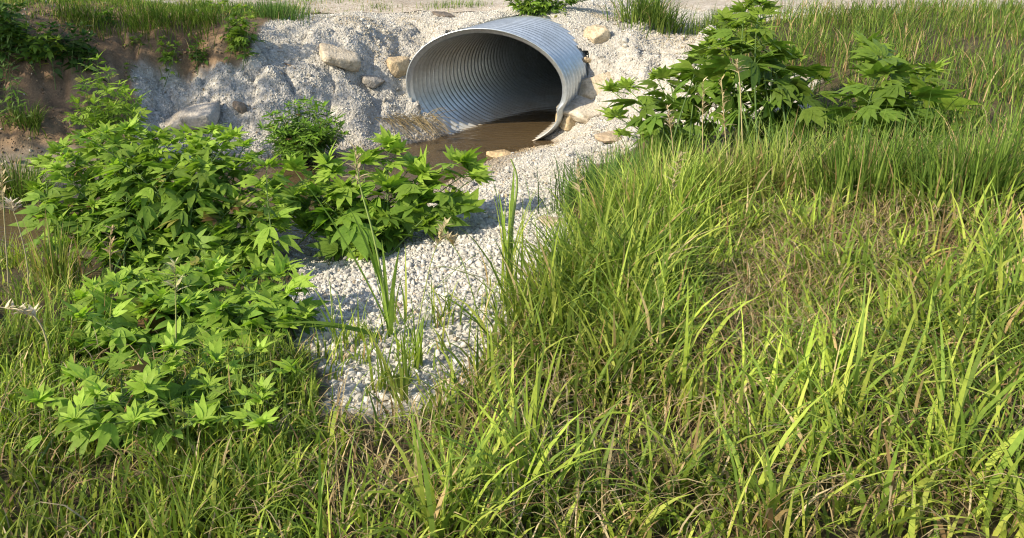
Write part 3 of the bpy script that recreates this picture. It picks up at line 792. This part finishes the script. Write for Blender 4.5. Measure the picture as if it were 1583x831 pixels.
# ------------------------------------------------------------------ grass
def blades(roots, h, w, lean, az, tint0, tint1, segs=5, droop=None):
    n = len(roots)
    t = np.linspace(0, 1, segs + 1)
    dirx = np.stack([np.cos(az), np.sin(az), 0 * az], -1)
    side_a = az + np.pi / 2 + rng.normal(size=n) * .5
    side = np.stack([np.cos(side_a), np.sin(side_a), 0 * az], -1)
    th0 = lean * .3; th1 = lean * 1.75 + (0 if droop is None else droop)
    ang = th0[:, None] + (th1 - th0)[:, None] * t[None] ** 1.4
    ds = h[:, None] / segs
    hx = np.concatenate([np.zeros((n, 1)), np.cumsum(np.sin(ang[:, :-1]) * ds, 1)], 1)
    hz = np.concatenate([np.zeros((n, 1)), np.cumsum(np.cos(ang[:, :-1]) * ds, 1)], 1)
    C = roots[:, None] + hx[..., None] * dirx[:, None] + hz[..., None] * np.array([0, 0, 1.])
    prof = np.clip(1.0 - t ** 2.2, .03, 1) * (.6 + .4 * np.clip(t * 4, 0, 1))
    W = w[:, None, None] * prof[None, :, None] * side[:, None] * .5
    V = np.stack([C - W, C + W], 2).reshape(n, -1, 3)
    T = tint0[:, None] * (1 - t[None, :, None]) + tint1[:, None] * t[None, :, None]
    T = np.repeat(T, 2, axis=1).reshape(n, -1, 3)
    k = np.arange(segs) * 2
    q = np.stack([k, k + 1, k + 3, k + 2], -1)
    F = (q[None] + (np.arange(n) * (segs + 1) * 2)[:, None, None]).reshape(-1, 4)
    return V.reshape(-1, 3), F, T.reshape(-1, 3)

def sample_poly(poly, n):
    p = np.array(poly); lo, hi = p.min(0), p.max(0); out = np.zeros((0, 2))
    while len(out) < n:
        q = rng.uniform(lo, hi, (n * 2, 2)); out = np.concatenate([out, q[in_poly(q[:, 0], q[:, 1], poly)]])
    return out[:n]

GREENS = np.array([[.12, .20, .03], [.16, .25, .045], [.085, .16, .03], [.19, .27, .06], [.07, .13, .025]])
DRY = np.array([[.42, .33, .17], [.34, .26, .13], [.50, .42, .25], [.26, .18, .09]])
def tints(n, dry=.15, pal=GREENS, gain=1.0):
    c = pal[rng.integers(0, len(pal), n)] * rng.uniform(.75, 1.25, n)[:, None] * gain
    d = rng.random(n) < dry
    c[d] = DRY[rng.integers(0, len(DRY), d.sum())] * rng.uniform(.8, 1.1, d.sum())[:, None]
    return c

def grass_field(bag, poly, n, h, w, lean=(.5, .35), dry=.15, segs=5, gain=1.0, pal=GREENS, clump=.0, gmax=.5, az_bias=None):
    xy = sample_poly(poly, n)
    if clump:
        c = sample_poly(poly, max(3, n // 18)); k = rng.integers(0, len(c), n)
        xy = np.where(rng.random(n)[:, None] < .8, c[k] + rng.normal(size=(n, 2)) * clump, xy)
    z = hs(xy[:, 0], xy[:, 1]); ok_ = (gs(xy[:, 0], xy[:, 1]) < gmax) & (z > -.01) & (fbm(xy[:, 0] * 2.6, xy[:, 1] * 2.6, 97, 3) + .62 > rng.uniform(0, .8, n))
    xy, z = xy[ok_], z[ok_]; n = len(xy)
    roots = np.stack([xy[:, 0], xy[:, 1], z - .01], -1)
    hh = rng.uniform(*h, n) * np.clip(1 + 1.0 * fbm(xy[:, 0] * 2.2, xy[:, 1] * 2.2, 91), .45, 1.6)
    ww = rng.uniform(*w, n)
    ln = np.abs(rng.normal(lean[0], lean[1], n))
    az = rng.uniform(0, 2 * np.pi, n) if az_bias is None else rng.normal(az_bias, .9, n)
    c = tints(n, dry, pal, gain)
    c *= (1 + .55 * fbm(xy[:, 0] * 1.7, xy[:, 1] * 1.7, 95))[:, None]
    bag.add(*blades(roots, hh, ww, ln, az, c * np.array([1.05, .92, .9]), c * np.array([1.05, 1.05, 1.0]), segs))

BRT = GREENS * np.array([1.7, 1.45, 1.35])
# foreground verge, one uncountable mass
gb = Bag()
vp = wpoly([(760, 560), (800, 510), (830, 480), (858, 445), (880, 415), (900, 390), (960, 370), (1169, 340), (1583, 300), (1640, 500), (1640, 835), (500, 900), (500, 660), (650, 650)], hs)
vp_near = wpoly([(755, 560), (795, 505), (825, 470), (855, 435), (890, 395), (960, 370), (1169, 345), (1300, 340), (1300, 560), (900, 600), (720, 600)], hs)
vp_left = wpoly([(-60, 560), (60, 545), (300, 560), (480, 560), (500, 660), (500, 900), (-120, 900)], hs)
vp_back = wpoly([(1110, 60), (1180, 24), (1300, 16), (1640, 14), (1640, 300), (1300, 340), (1169, 330), (1130, 230), (1140, 130)], hs)
fringe = wpoly([(480, 600), (500, 530), (600, 505), (700, 470), (780, 430), (840, 430), (760, 560), (690, 640)], hs)
grass_field(gb, vp_near, 6000, (.08, .25), (.006, .014), (1.0, .45), .09, gmax=.75, pal=BRT)
grass_field(gb, vp_near, 2400, (.2, .4), (.008, .016), (.85, .35), .05, gmax=.7, clump=.025, pal=BRT)
grass_field(gb, vp, 12000, (.08, .25), (.006, .014), (1.0, .45), .09, pal=BRT)
grass_field(gb, vp, 3200, (.2, .4), (.008, .016), (.85, .35), .05, clump=.04, pal=BRT)
grass_field(gb, vp_left, 9000, (.06, .17), (.006, .013), (.8, .4), .06, pal=BRT)
grass_field(gb, vp_back, 12000, (.12, .34), (.005, .011), (.7, .4), .15)
grass_field(gb, fringe, 420, (.10, .24), (.005, .010), (.75, .4), .1, gmax=2, clump=.02, pal=BRT)
grass_field(gb, fringe, 110, (.28, .48), (.007, .012), (.55, .3), .05, gmax=2, clump=.015, pal=BRT)
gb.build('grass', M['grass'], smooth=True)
tag(bpy.data.objects['grass'], 'mixed green and straw coloured grass covering the near verge', 'grass', kind='stuff')
sb_ = Bag()
def thatch(poly, n):
    xy = sample_poly(poly, n); z = hs(xy[:, 0], xy[:, 1]); ok_ = (gs(xy[:, 0], xy[:, 1]) < .4) & (z > 0); xy, z = xy[ok_], z[ok_]; m = len(xy)
    roots = np.stack([xy[:, 0], xy[:, 1], z + rng.uniform(.0, .05, m)], -1)
    c = DRY[rng.integers(0, 4, m)] * rng.uniform(.5, 1.1, m)[:, None]
    sb_.add(*blades(roots, rng.uniform(.08, .26, m), rng.uniform(.002, .006, m), rng.uniform(1.3, 1.8, m), rng.uniform(0, 6.28, m), c, c, 4))
ep = wpoly([(850, 345), (870, 300), (940, 280), (1060, 270), (1169, 255), (1300, 250), (1583, 240), (1600, 420), (1169, 400), (980, 400), (900, 390)], hs)
dz = wpoly([(980, 400), (1060, 350), (1169, 335), (1250, 340), (1250, 470), (1100, 500), (1000, 470)], hs); thatch(dz, 500); thatch(vp_near, 2600); thatch(vp, 5500); thatch(vp_left, 600); thatch(ep, 2500)
tag(sb_.build('dry_grass', M['straw'], smooth=True), 'flattened dead straw matted under the near grass', 'dry grass', kind='stuff')

# far crest turf
cb = Bag()
turf = wpoly([(-60, 30), (0, 34), (100, 30), (170, 30), (260, 32), (330, 32), (395, 34), (430, 24), (480, 16), (560, 14), (640, 14), (640, 3), (400, 1), (-60, 1)], hs)
turf = [(p[0], min(p[1], 10.6)) for p in turf]
grass_field(cb, turf, 12000, (.04, .12), (.005, .010), (.6, .4), .12, segs=3, gain=1.0, gmax=.6)
turf2 = [(-7, 9.6), (-7, 13), (.2, 13), (.2, 10.2)]
grass_field(cb, turf2, 9000, (.05, .12), (.006, .012), (.6, .4), .15, segs=3)
fld = [(-22, 13.4), (-22, 22), (22, 22), (22, 14.6)]
def far_grass(poly, n, h, w):
    xy = sample_poly(poly, n); z = base_height(xy[:, 0], xy[:, 1]); c = tints(n, .12)
    cb.add(*blades(np.stack([xy[:, 0], xy[:, 1], z], -1), rng.uniform(*h, n), rng.uniform(*w, n), np.abs(rng.normal(.5, .3, n)), rng.uniform(0, 6.28, n), c, c, 3))
far_grass(fld, 9000, (.15, .4), (.012, .03))
far_grass([(-16, 8.5), (-16, 14), (-6, 14), (-6, 8.5)], 5000, (.12, .3), (.01, .02))
tag(cb.build('turf', M['grass'], smooth=True), 'short green turf along the top of the far bank', 'turf', kind='stuff')

# ground cover at the left edge
lb = Bag()
grass_field(lb, wpoly([(-60, 420), (0, 410), (90, 405), (130, 430), (140, 500), (160, 560), (-60, 600)], hs), 1200, (.08, .22), (.005, .010), (.7, .4), .12, clump=.05, pal=BRT)
grass_field(lb, wpoly([(100, 400), (200, 400), (300, 420), (420, 430), (440, 520), (100, 540)], hs), 900, (.06, .18), (.004, .008), (.5, .3), .15)
tag(lb.build('bank_grass', M['grass'], smooth=True), 'tall loose grass on the left near bank beside the water', 'grass', kind='stuff')

def clump(name, label, px, py, wpx, n, h, w, gain=1.0, pal=GREENS, dry=.08, lean=(.45, .3), cat='grass clump', depth=.75, az_bias=None, group=None):
    c = ground(px, py); s = math.hypot(c[1], EYE - c[2]) / F_PX
    root = thing(name, tuple(c), label, cat, group)
    xy = c[:2] + rng.normal(size=(n, 2)) * np.array([wpx * s / 4.2, wpx * s / 4.2 * depth])
    z = hs(xy[:, 0], xy[:, 1])
    away = np.arctan2((xy[:, 1] - c[1]) / depth, xy[:, 0] - c[0]) + rng.normal(size=n) * .7
    if az_bias is not None: away = rng.normal(az_bias, .8, n)
    cc = tints(n, dry, pal, gain)
    b_ = Bag()
    b_.add(*blades(np.stack([xy[:, 0], xy[:, 1], z - .01], -1), rng.uniform(*h, n), rng.uniform(*w, n), np.abs(rng.normal(lean[0], lean[1], n)), away,
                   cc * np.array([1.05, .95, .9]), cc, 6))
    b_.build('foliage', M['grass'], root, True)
    return root
YEL = np.array([[.23, .31, .055], [.27, .34, .08], [.18, .27, .05], [.30, .33, .10]])
DKG = np.array([[.06, .12, .03], [.085, .15, .04], [.05, .10, .025]])
clump('grass_clump', 'dark green grass tuft spilling onto the white gravel', 925, 318, 130, 700, (.18, .40), (.006, .012), pal=DKG * 1.5, dry=.06, lean=(.6, .35))
clump('grass_clump', 'tall bright yellow green grass clump at the middle of the right verge', 1020, 352, 160, 1000, (.25, .5), (.007, .016), pal=YEL * 1.35, dry=.05, lean=(.65, .35))
clump('grass_clump', 'leaning green grass clump right of the yellow clump', 1110, 330, 130, 650, (.2, .46), (.007, .015), pal=YEL * .9, dry=.12, lean=(.6, .35))
clump('grass_clump', 'coarse grass clump below the tall dark ragweed', 1190, 320, 150, 650, (.2, .46), (.007, .015), pal=YEL * .9, dry=.12, lean=(.6, .35))
clump('grass_clump', 'grass tufts behind the yellow clump under the leaning ragweed', 1010, 275, 150, 420, (.18, .38), (.006, .012), pal=GREENS, dry=.12)
clump('grass_clump', 'shaggy grass clump on the open ground far right', 1330, 320, 180, 700, (.25, .5), (.005, .010), pal=GREENS, dry=.12)
clump('grass_clump', 'tangled grass clump at the right border of the verge', 1500, 330, 180, 700, (.25, .5), (.005, .010), pal=GREENS, dry=.12)
clump('grass_clump', 'arching grass clump on the road edge behind the right mound', 1010, 30, 95, 560, (.24, .48), (.008, .015), pal=GREENS * .85, dry=.05, lean=(.7, .35))
clump('grass_clump', 'fine feathery green grass at the right end of the mound crest', 1110, 48, 95, 600, (.15, .32), (.004, .008), pal=GREENS * .9, dry=.03)
clump('grass_clump', 'short grass patch along the road above the slope', 700, 14, 110, 350, (.06, .16), (.006, .010), pal=GREENS, dry=.05)
clump('grass_clump', 'overhanging grass above the brown dirt slope', 230, 40, 110, 500, (.15, .32), (.006, .011), pal=GREENS * .95, dry=.08, lean=(.9, .35), az_bias=-1.57)
clump('grass_clump', 'hanging grass fringe above the leafy tuft on the dirt slope', 310, 38, 90, 380, (.14, .3), (.006, .011), pal=GREENS * .95, dry=.08, lean=(.9, .35), az_bias=-1.57)
clump('grass_clump', 'hanging grass fringe over the top of the pale spiky weed', 130, 34, 100, 380, (.14, .3), (.006, .011), pal=GREENS * .85, dry=.1, lean=(.9, .35), az_bias=-1.57)
clump('grass_clump', 'thick dark grass on the crest left of the white gravel', 420, 26, 130, 600, (.12, .26), (.006, .011), pal=DKG * 1.3, dry=.05)
clump('grass_clump', 'drooping grass tuft at the left waterline below the dirt bank', 32, 303, 90, 520, (.15, .36), (.006, .011), pal=GREENS * .9, dry=.06, lean=(.8, .35))
clump('grass_clump', 'small bladed tuft at the base of the dirt bank far left', 45, 196, 50, 200, (.12, .3), (.006, .010), pal=GREENS, dry=.08, lean=(.8, .3))
clump('grass_clump', 'long grass shoots sprouting left of the large weed', 95, 440, 60, 110, (.2, .42), (.006, .011), pal=YEL * .8, dry=.08)

# --- single tall stalks
def stalk(label, pts_px, ys_, leaves=(), head=True, col=(.20, .27, .07), r=.004, name='grass_stalk', head_len=.25, hc=(.45, .38, .22)):
    P = np.array([at_y(p[0], p[1], y_) for p, y_ in zip(pts_px, ys_)])
    P[0, 2] = float(hs(P[0, 0], P[0, 1])) - .02
    root = thing(name, tuple(P[0]), label, 'grass stalk')
    u = np.linspace(0, 1, 14); s = np.linspace(0, 1, len(P))
    C = np.stack([np.interp(u, s, P[:, k]) for k in range(3)], -1)
    for _ in range(2): C[1:-1] = (C[:-2] + 2 * C[1:-1] + C[2:]) / 4
    r *= 1.45
    b_ = Bag(); tube(b_, C, r, r * .45, np.array(col), n=6); b_.build('stem', M['stem'], root, True)
    if head:
        hb = Bag(); k0 = int(14 * (1 - head_len))
        for q in np.linspace(0, 1, 26):
            p = C[k0] * (1 - q) + C[-1] * q; a_ = rng.uniform(0, 6.28)
            place_leaf(hb, 'lance', p, a_, rng.uniform(.5, 1.1), rng.uniform(.03, .055) * (1.3 - q * .5), np.array(hc) * rng.uniform(.8, 1.2))
        hb.build('seed_head', M['straw'], root, True)
    if leaves:
        lb_ = Bag()
        for (f0, tip, yy, wd) in leaves:
            wd *= 1.6
            p = C[int(f0 * 13)]; q = at_y(tip[0], tip[1], yy); tt = np.linspace(0, 1, 9)
            mid = (p + q) / 2 + np.array([0, 0, .14 * np.linalg.norm(q - p)])
            B = (1 - tt)[:, None] ** 2 * p + 2 * (tt * (1 - tt))[:, None] * mid + tt[:, None] ** 2 * q
            sd = np.cross(q - p, (0, 0, 1)); sd /= np.linalg.norm(sd) + 1e-9; sd = sd * .8 + np.array([0, 0, .5])
            W = (wd * np.clip(1 - tt ** 2.5, .04, 1) * .5)[:, None] * sd
            V = np.stack([B - W, B + np.array([0, 0, -wd * .15]), B + W], 1).reshape(-1, 3); i = np.arange(8) * 3
            lb_.add(V, np.concatenate([np.stack([i, i + 1, i + 4, i + 3], -1), np.stack([i + 1, i + 2, i + 5, i + 4], -1)]), np.array([.19, .29, .05]) * rng.uniform(.85, 1.15))
        lb_.build('blade', M['grass'], root, True)
    return root
stalk('tall grass stalk with a pale seed head standing before the ragweed', [(603, 535), (595, 450), (575, 350), (556, 290), (547, 228)], [2.9, 2.9, 2.95, 3.0, 3.0],
      [(.1, (455, 262), 2.9, .012), (.15, (618, 382), 2.7, .013), (.3, (540, 320), 3.0, .013), (.2, (565, 345), 2.95, .016), (.05, (740, 390), 2.9, .011), (.12, (590, 370), 3.0, .014), (.02, (430, 500), 2.7, .014), (.0, (572, 395), 2.9, .018), (.0, (585, 420), 2.85, .018), (.03, (610, 440), 2.8, .016), (.03, (470, 505), 2.75, .016)])
stalk('upright reed with two bent blades standing on the white gravel', [(783, 470), (787, 390), (795, 320), (802, 275), (790, 246)], [3.35, 3.35, 3.35, 3.35, 3.35],
      [(.2, (770, 292), 3.3, .018), (.1, (795, 255), 3.4, .02), (.05, (740, 400), 3.2, .012), (.1, (830, 440), 3.2, .012)], head=False, r=.006, name='reed')
stalk('short upright reed of bright blades near the right grass', [(875, 455), (876, 400), (872, 335)], [3.1, 3.1, 3.1], [(.1, (868, 325), 3.1, .02), (.1, (888, 350), 3.1, .02), (.15, (915, 355), 3.0, .016), (.05, (845, 390), 3.0, .012)],
      head=False, r=.005, name='reed')
stalk('thin straw coloured seed stalk at the left edge over the water', [(20, 520), (12, 420), (6, 330), (2, 255)], [3.3] * 4, head=True, col=(.36, .32, .17), r=.0025)
stalk('leaning pale seed stalk beside the left water', [(50, 500), (42, 400), (28, 345), (15, 312)], [3.4] * 4, head=True, col=(.36, .32, .17), r=.0025, head_len=.2, hc=(.6, .54, .42))
stalk('bent straw stalk with fluffy head in the lower left corner', [(80, 560), (70, 510), (45, 478), (8, 476)], [2.6] * 4, head=True, col=(.40, .34, .18), r=.003, head_len=.45, hc=(.62, .55, .38))
stalk('brown seed spike rising from the middle of the large weed', [(172, 440), (170, 400), (172, 350)], [3.7] * 3, head=True, col=(.25, .24, .1), r=.003, head_len=.5, hc=(.42, .32, .18))
stalk('dry seed stalk among the right weeds nearest the frame edge', [(1148, 330), (1148, 230), (1144, 120), (1138, 95)], [4.3] * 4, head=True, col=(.42, .36, .18), r=.003, hc=(.5, .42, .25))
stalk('slender dry stalk left of its twin under the dark ragweed', [(1125, 320), (1122, 220), (1115, 120)], [4.4] * 3, head=True, col=(.42, .36, .18), r=.003, head_len=.4, hc=(.48, .38, .2))
stalk('thin tan stalk in front of the leaning ragweed', [(1086, 300), (1086, 210), (1087, 125)], [4.6] * 3, head=True, col=(.42, .34, .18), r=.0025, head_len=.3)
stalk('short tan stalk at the left of the leaning ragweed', [(1042, 290), (1040, 220), (1032, 165)], [4.7] * 3, head=True, col=(.42, .34, .18), r=.0025, head_len=.35)
stalk('pale seed spike poking up before the low foreground weed', [(270, 560), (272, 480), (270, 405)], [2.6] * 3, head=True, col=(.26, .28, .1), r=.0025, head_len=.35, hc=(.42, .42, .22))

stalk('thin seed stalk rising before the gravel right of the tall stalk', [(640, 560), (652, 470), (668, 395), (690, 345)], [2.8] * 4, [(.1, (700, 420), 2.8, .008), (.05, (600, 450), 2.8, .008)], col=(.24, .28, .09), r=.0022, head_len=.22)
stalk('arching grass stem leaning left over the white gravel', [(745, 540), (735, 470), (715, 400), (690, 365)], [2.9] * 4, [(.1, (680, 455), 2.9, .01), (.2, (760, 420), 2.9, .009)], col=(.2, .28, .07), r=.0024, head_len=.2)
stalk('pair leaved grass stem at the bottom edge of the gravel patch', [(515, 560), (514, 490), (510, 435)], [2.9] * 3, [(.3, (490, 470), 2.9, .012), (.4, (535, 455), 2.9, .012)], head=False, r=.003, name='grass_stalk')
stalk('tall seed stalk above the dark grass tuft', [(905, 400), (900, 330), (893, 250)], [3.6] * 3, col=(.24, .28, .1), r=.0024, head_len=.3)
stalk('seed stalk leaning right out of the yellow clump', [(1020, 430), (1030, 330), (1052, 235)], [3.6] * 3, col=(.3, .3, .12), r=.0024, head_len=.3)

# ------------------------------------------------------------------ debris
lt = Bag()
x = rng.uniform(-3, 5, 2600); y = rng.uniform(2.6, 9, 2600)
k_ = (gs(x, y) > .6) & (hs(x, y) > .02) & (fbm(x * 1.5, y * 1.5, 66) > .02) & (pipe_local(np.stack([x, y, hs(x, y)], -1))[0] > 1.1)
for a_, b_ in zip(x[k_][:420], y[k_][:420]):
    c_ = DRY[rng.integers(0, 4)] * rng.uniform(.4, 1.0)
    if rng.random() < .6: place_leaf(lt, 'oval', np.array([a_, b_, float(hs(a_, b_)) + .012]), rng.uniform(0, 6.28), rng.normal() * .25, rng.uniform(.02, .05), c_, rng.normal() * .4)
    else:
        p_ = np.array([a_, b_, float(hs(a_, b_)) + .014]); d_ = rng.normal(size=3) * np.array([.05, .05, .008]); tube(lt, [p_, p_ + d_ * .5 + rng.normal(size=3) * .004, p_ + d_], .0025, .0015, c_ * .7, n=4)
tag(lt.build('leaf_litter', M['straw'], smooth=True), 'dead leaf scraps and bits of twig strewn over the gravel', 'litter', kind='stuff')
b = Bag()
for k in range(90):
    p = ground(rng.uniform(578, 675), rng.normal(186, 3.2)); q = p + np.array([rng.uniform(.08, .28), rng.normal(-.02, .08), 0])
    r_, L_ = pipe_local(q[None]); z1 = max(float(hs(q[0], q[1])), .02)
    q[2] = min(z1, p[2] + .05) + .02; p = p + np.array([0, 0, rng.uniform(.0, .06)]); q[2] += rng.uniform(-.02, .03)
    c = DRY[rng.integers(0, 3)] * rng.uniform(.8, 1.4)
    tube(b, [p, (p + q) / 2 + np.array([0, 0, rng.uniform(0, .03)]), q], .0028, .0018, c, n=4)
tag(b.build('straw_debris', M['straw'], smooth=True), 'heap of washed up dry straw at the left lip of the culvert', 'straw')
def twig(label, p0, p1, r=.008, forks=2):
    p0, p1 = np.asarray(p0, float), np.asarray(p1, float)
    b = Bag(); t_ = np.linspace(0, 1, 7)[:, None]; L = np.linalg.norm(p1 - p0)
    C = p0 * (1 - t_) + p1 * t_ + rng.normal(size=(7, 3)) * .02 * L
    tube(b, C, r, r * .5, n=6)
    for k in range(forks):
        s_ = C[2 + k * 2]; tube(b, [s_, s_ + (p1 - p0) * .15 + rng.normal(size=3) * .04, s_ + (p1 - p0) * .3 + rng.normal(size=3) * .07], r * .5, r * .25, n=5)
    return tag(b.build('twig', M['wood'], smooth=True), label, 'twig')
pA, pB_ = pipe_point(np.radians(np.array([40.])), np.array([1.08]), 1, .03)[0], pipe_point(np.radians(np.array([12.])), np.array([1.0]), 1, .02)[0]
twig('thin dead twig lying against the right flank of the pipe', pA, pB_, .007)
twig('short dark stick on the gravel slope under the tilted slab', ground(440, 102) + np.array([0, 0, .02]), ground(457, 109) + np.array([0, 0, .02]), .009, 1)
twig('stick poking from the ledge right of the culvert rim', ground(885, 186) + np.array([0, 0, .05]), ground(910, 182) + np.array([0, 0, .06]), .01, 0)

# ------------------------------------------------------------------ shade tree up the left bank
def shade_tree(base, height, crown_c, crown_r, nleaf, label):
    root = thing('tree', tuple(base), label, 'tree')
    tb, fb = Bag(), Bag()
    crown_c = np.array(crown_c)
    t_ = np.linspace(0, 1, 10)[:, None]
    top = crown_c + np.array([0, 0, .3])
    C = base * (1 - t_) + top * t_ + np.sin(t_ * 5) * np.array([.1, .06, 0]); C[0, 2] -= .2
    tube(tb, C, .17, .05, n=9)
    ends = []
    for k in range(16):
        s = C[4 + rng.integers(0, 5)]; d = rng.normal(size=3); d[2] = abs(d[2]) * .4; d /= np.linalg.norm(d)
        e = s + (crown_c + d * crown_r * .8 - s) * 1.0
        tube(tb, [s, (s + e) / 2 + np.array([0, 0, .15]), e], .05, .015, n=6); ends += [e, (s + e) / 2 + np.array([0, 0, .1])]
    ends = np.array(ends)
    for k in range(nleaf):
        p = ends[rng.integers(0, len(ends))] + rng.normal(size=3) * np.array([.42, .42, .3])
        place_leaf(fb, 'oval', p, rng.uniform(0, 6.28), rng.normal() * .5, rng.uniform(.10, .17), MIDG * rng.uniform(.6, 1.2), rng.normal() * .5)
    tb.build('trunk', M['bark'], root, True); fb.build('crown', M['leaf'], root, True)
SUN_D = np.array([.80, .42, -.56]); SUN_D /= np.linalg.norm(SUN_D)
cc = np.array([-1.75, 7.9, .5]) - SUN_D * 8.2
bxy = np.array([cc[0] - .5, cc[1] + .3]); bz = float(big_h(bxy[None, :1], bxy[None, 1:])[0, 0])
shade_tree(np.array([bxy[0], bxy[1], bz]), 5, cc, 1.15, 750, 'leafy young tree on the left bank up the creek')

# ------------------------------------------------------------------ light
w = bpy.data.worlds.new("World"); sc.world = w; w.use_nodes = True
nt = w.node_tree; nt.nodes.clear()
sky = nt.nodes.new('ShaderNodeTexSky'); sky.sky_type = 'NISHITA'; sky.sun_disc = False
el = math.asin(-SUN_D[2])
sky.sun_elevation = el
sky.sun_rotation = math.atan2(-SUN_D[0], -SUN_D[1])
sky.air_density = 1.0; sky.dust_density = 1.2; sky.ozone_density = 1.0
bg = nt.nodes.new('ShaderNodeBackground'); bg.inputs[1].default_value = .15
wo = nt.nodes.new('ShaderNodeOutputWorld')
nt.links.new(sky.outputs[0], bg.inputs[0]); nt.links.new(bg.outputs[0], wo.inputs[0])
sl = bpy.data.lights.new('Sun', 'SUN'); sl.energy = 4.6; sl.angle = math.radians(.5); sl.color = (1, .88, .68)
so = bpy.data.objects.new('Sun', sl); COL.objects.link(so)
so.rotation_euler = Vector(SUN_D).to_track_quat('-Z', 'Y').to_euler()
so.location = (-8, -4, 8)

vs = sc.view_settings
vs.view_transform = 'Standard'; vs.look = 'None'; vs.gamma = 1; vs.use_curve_mapping = False; vs.exposure = .6
sc.render.engine = 'CYCLES'
sc.cycles.max_bounces = 8; sc.cycles.transparent_max_bounces = 8
sc.cycles.use_denoising = True
sc.cycles.denoising_prefilter = 'ACCURATE'
sc.cycles.filter_width = 1.15
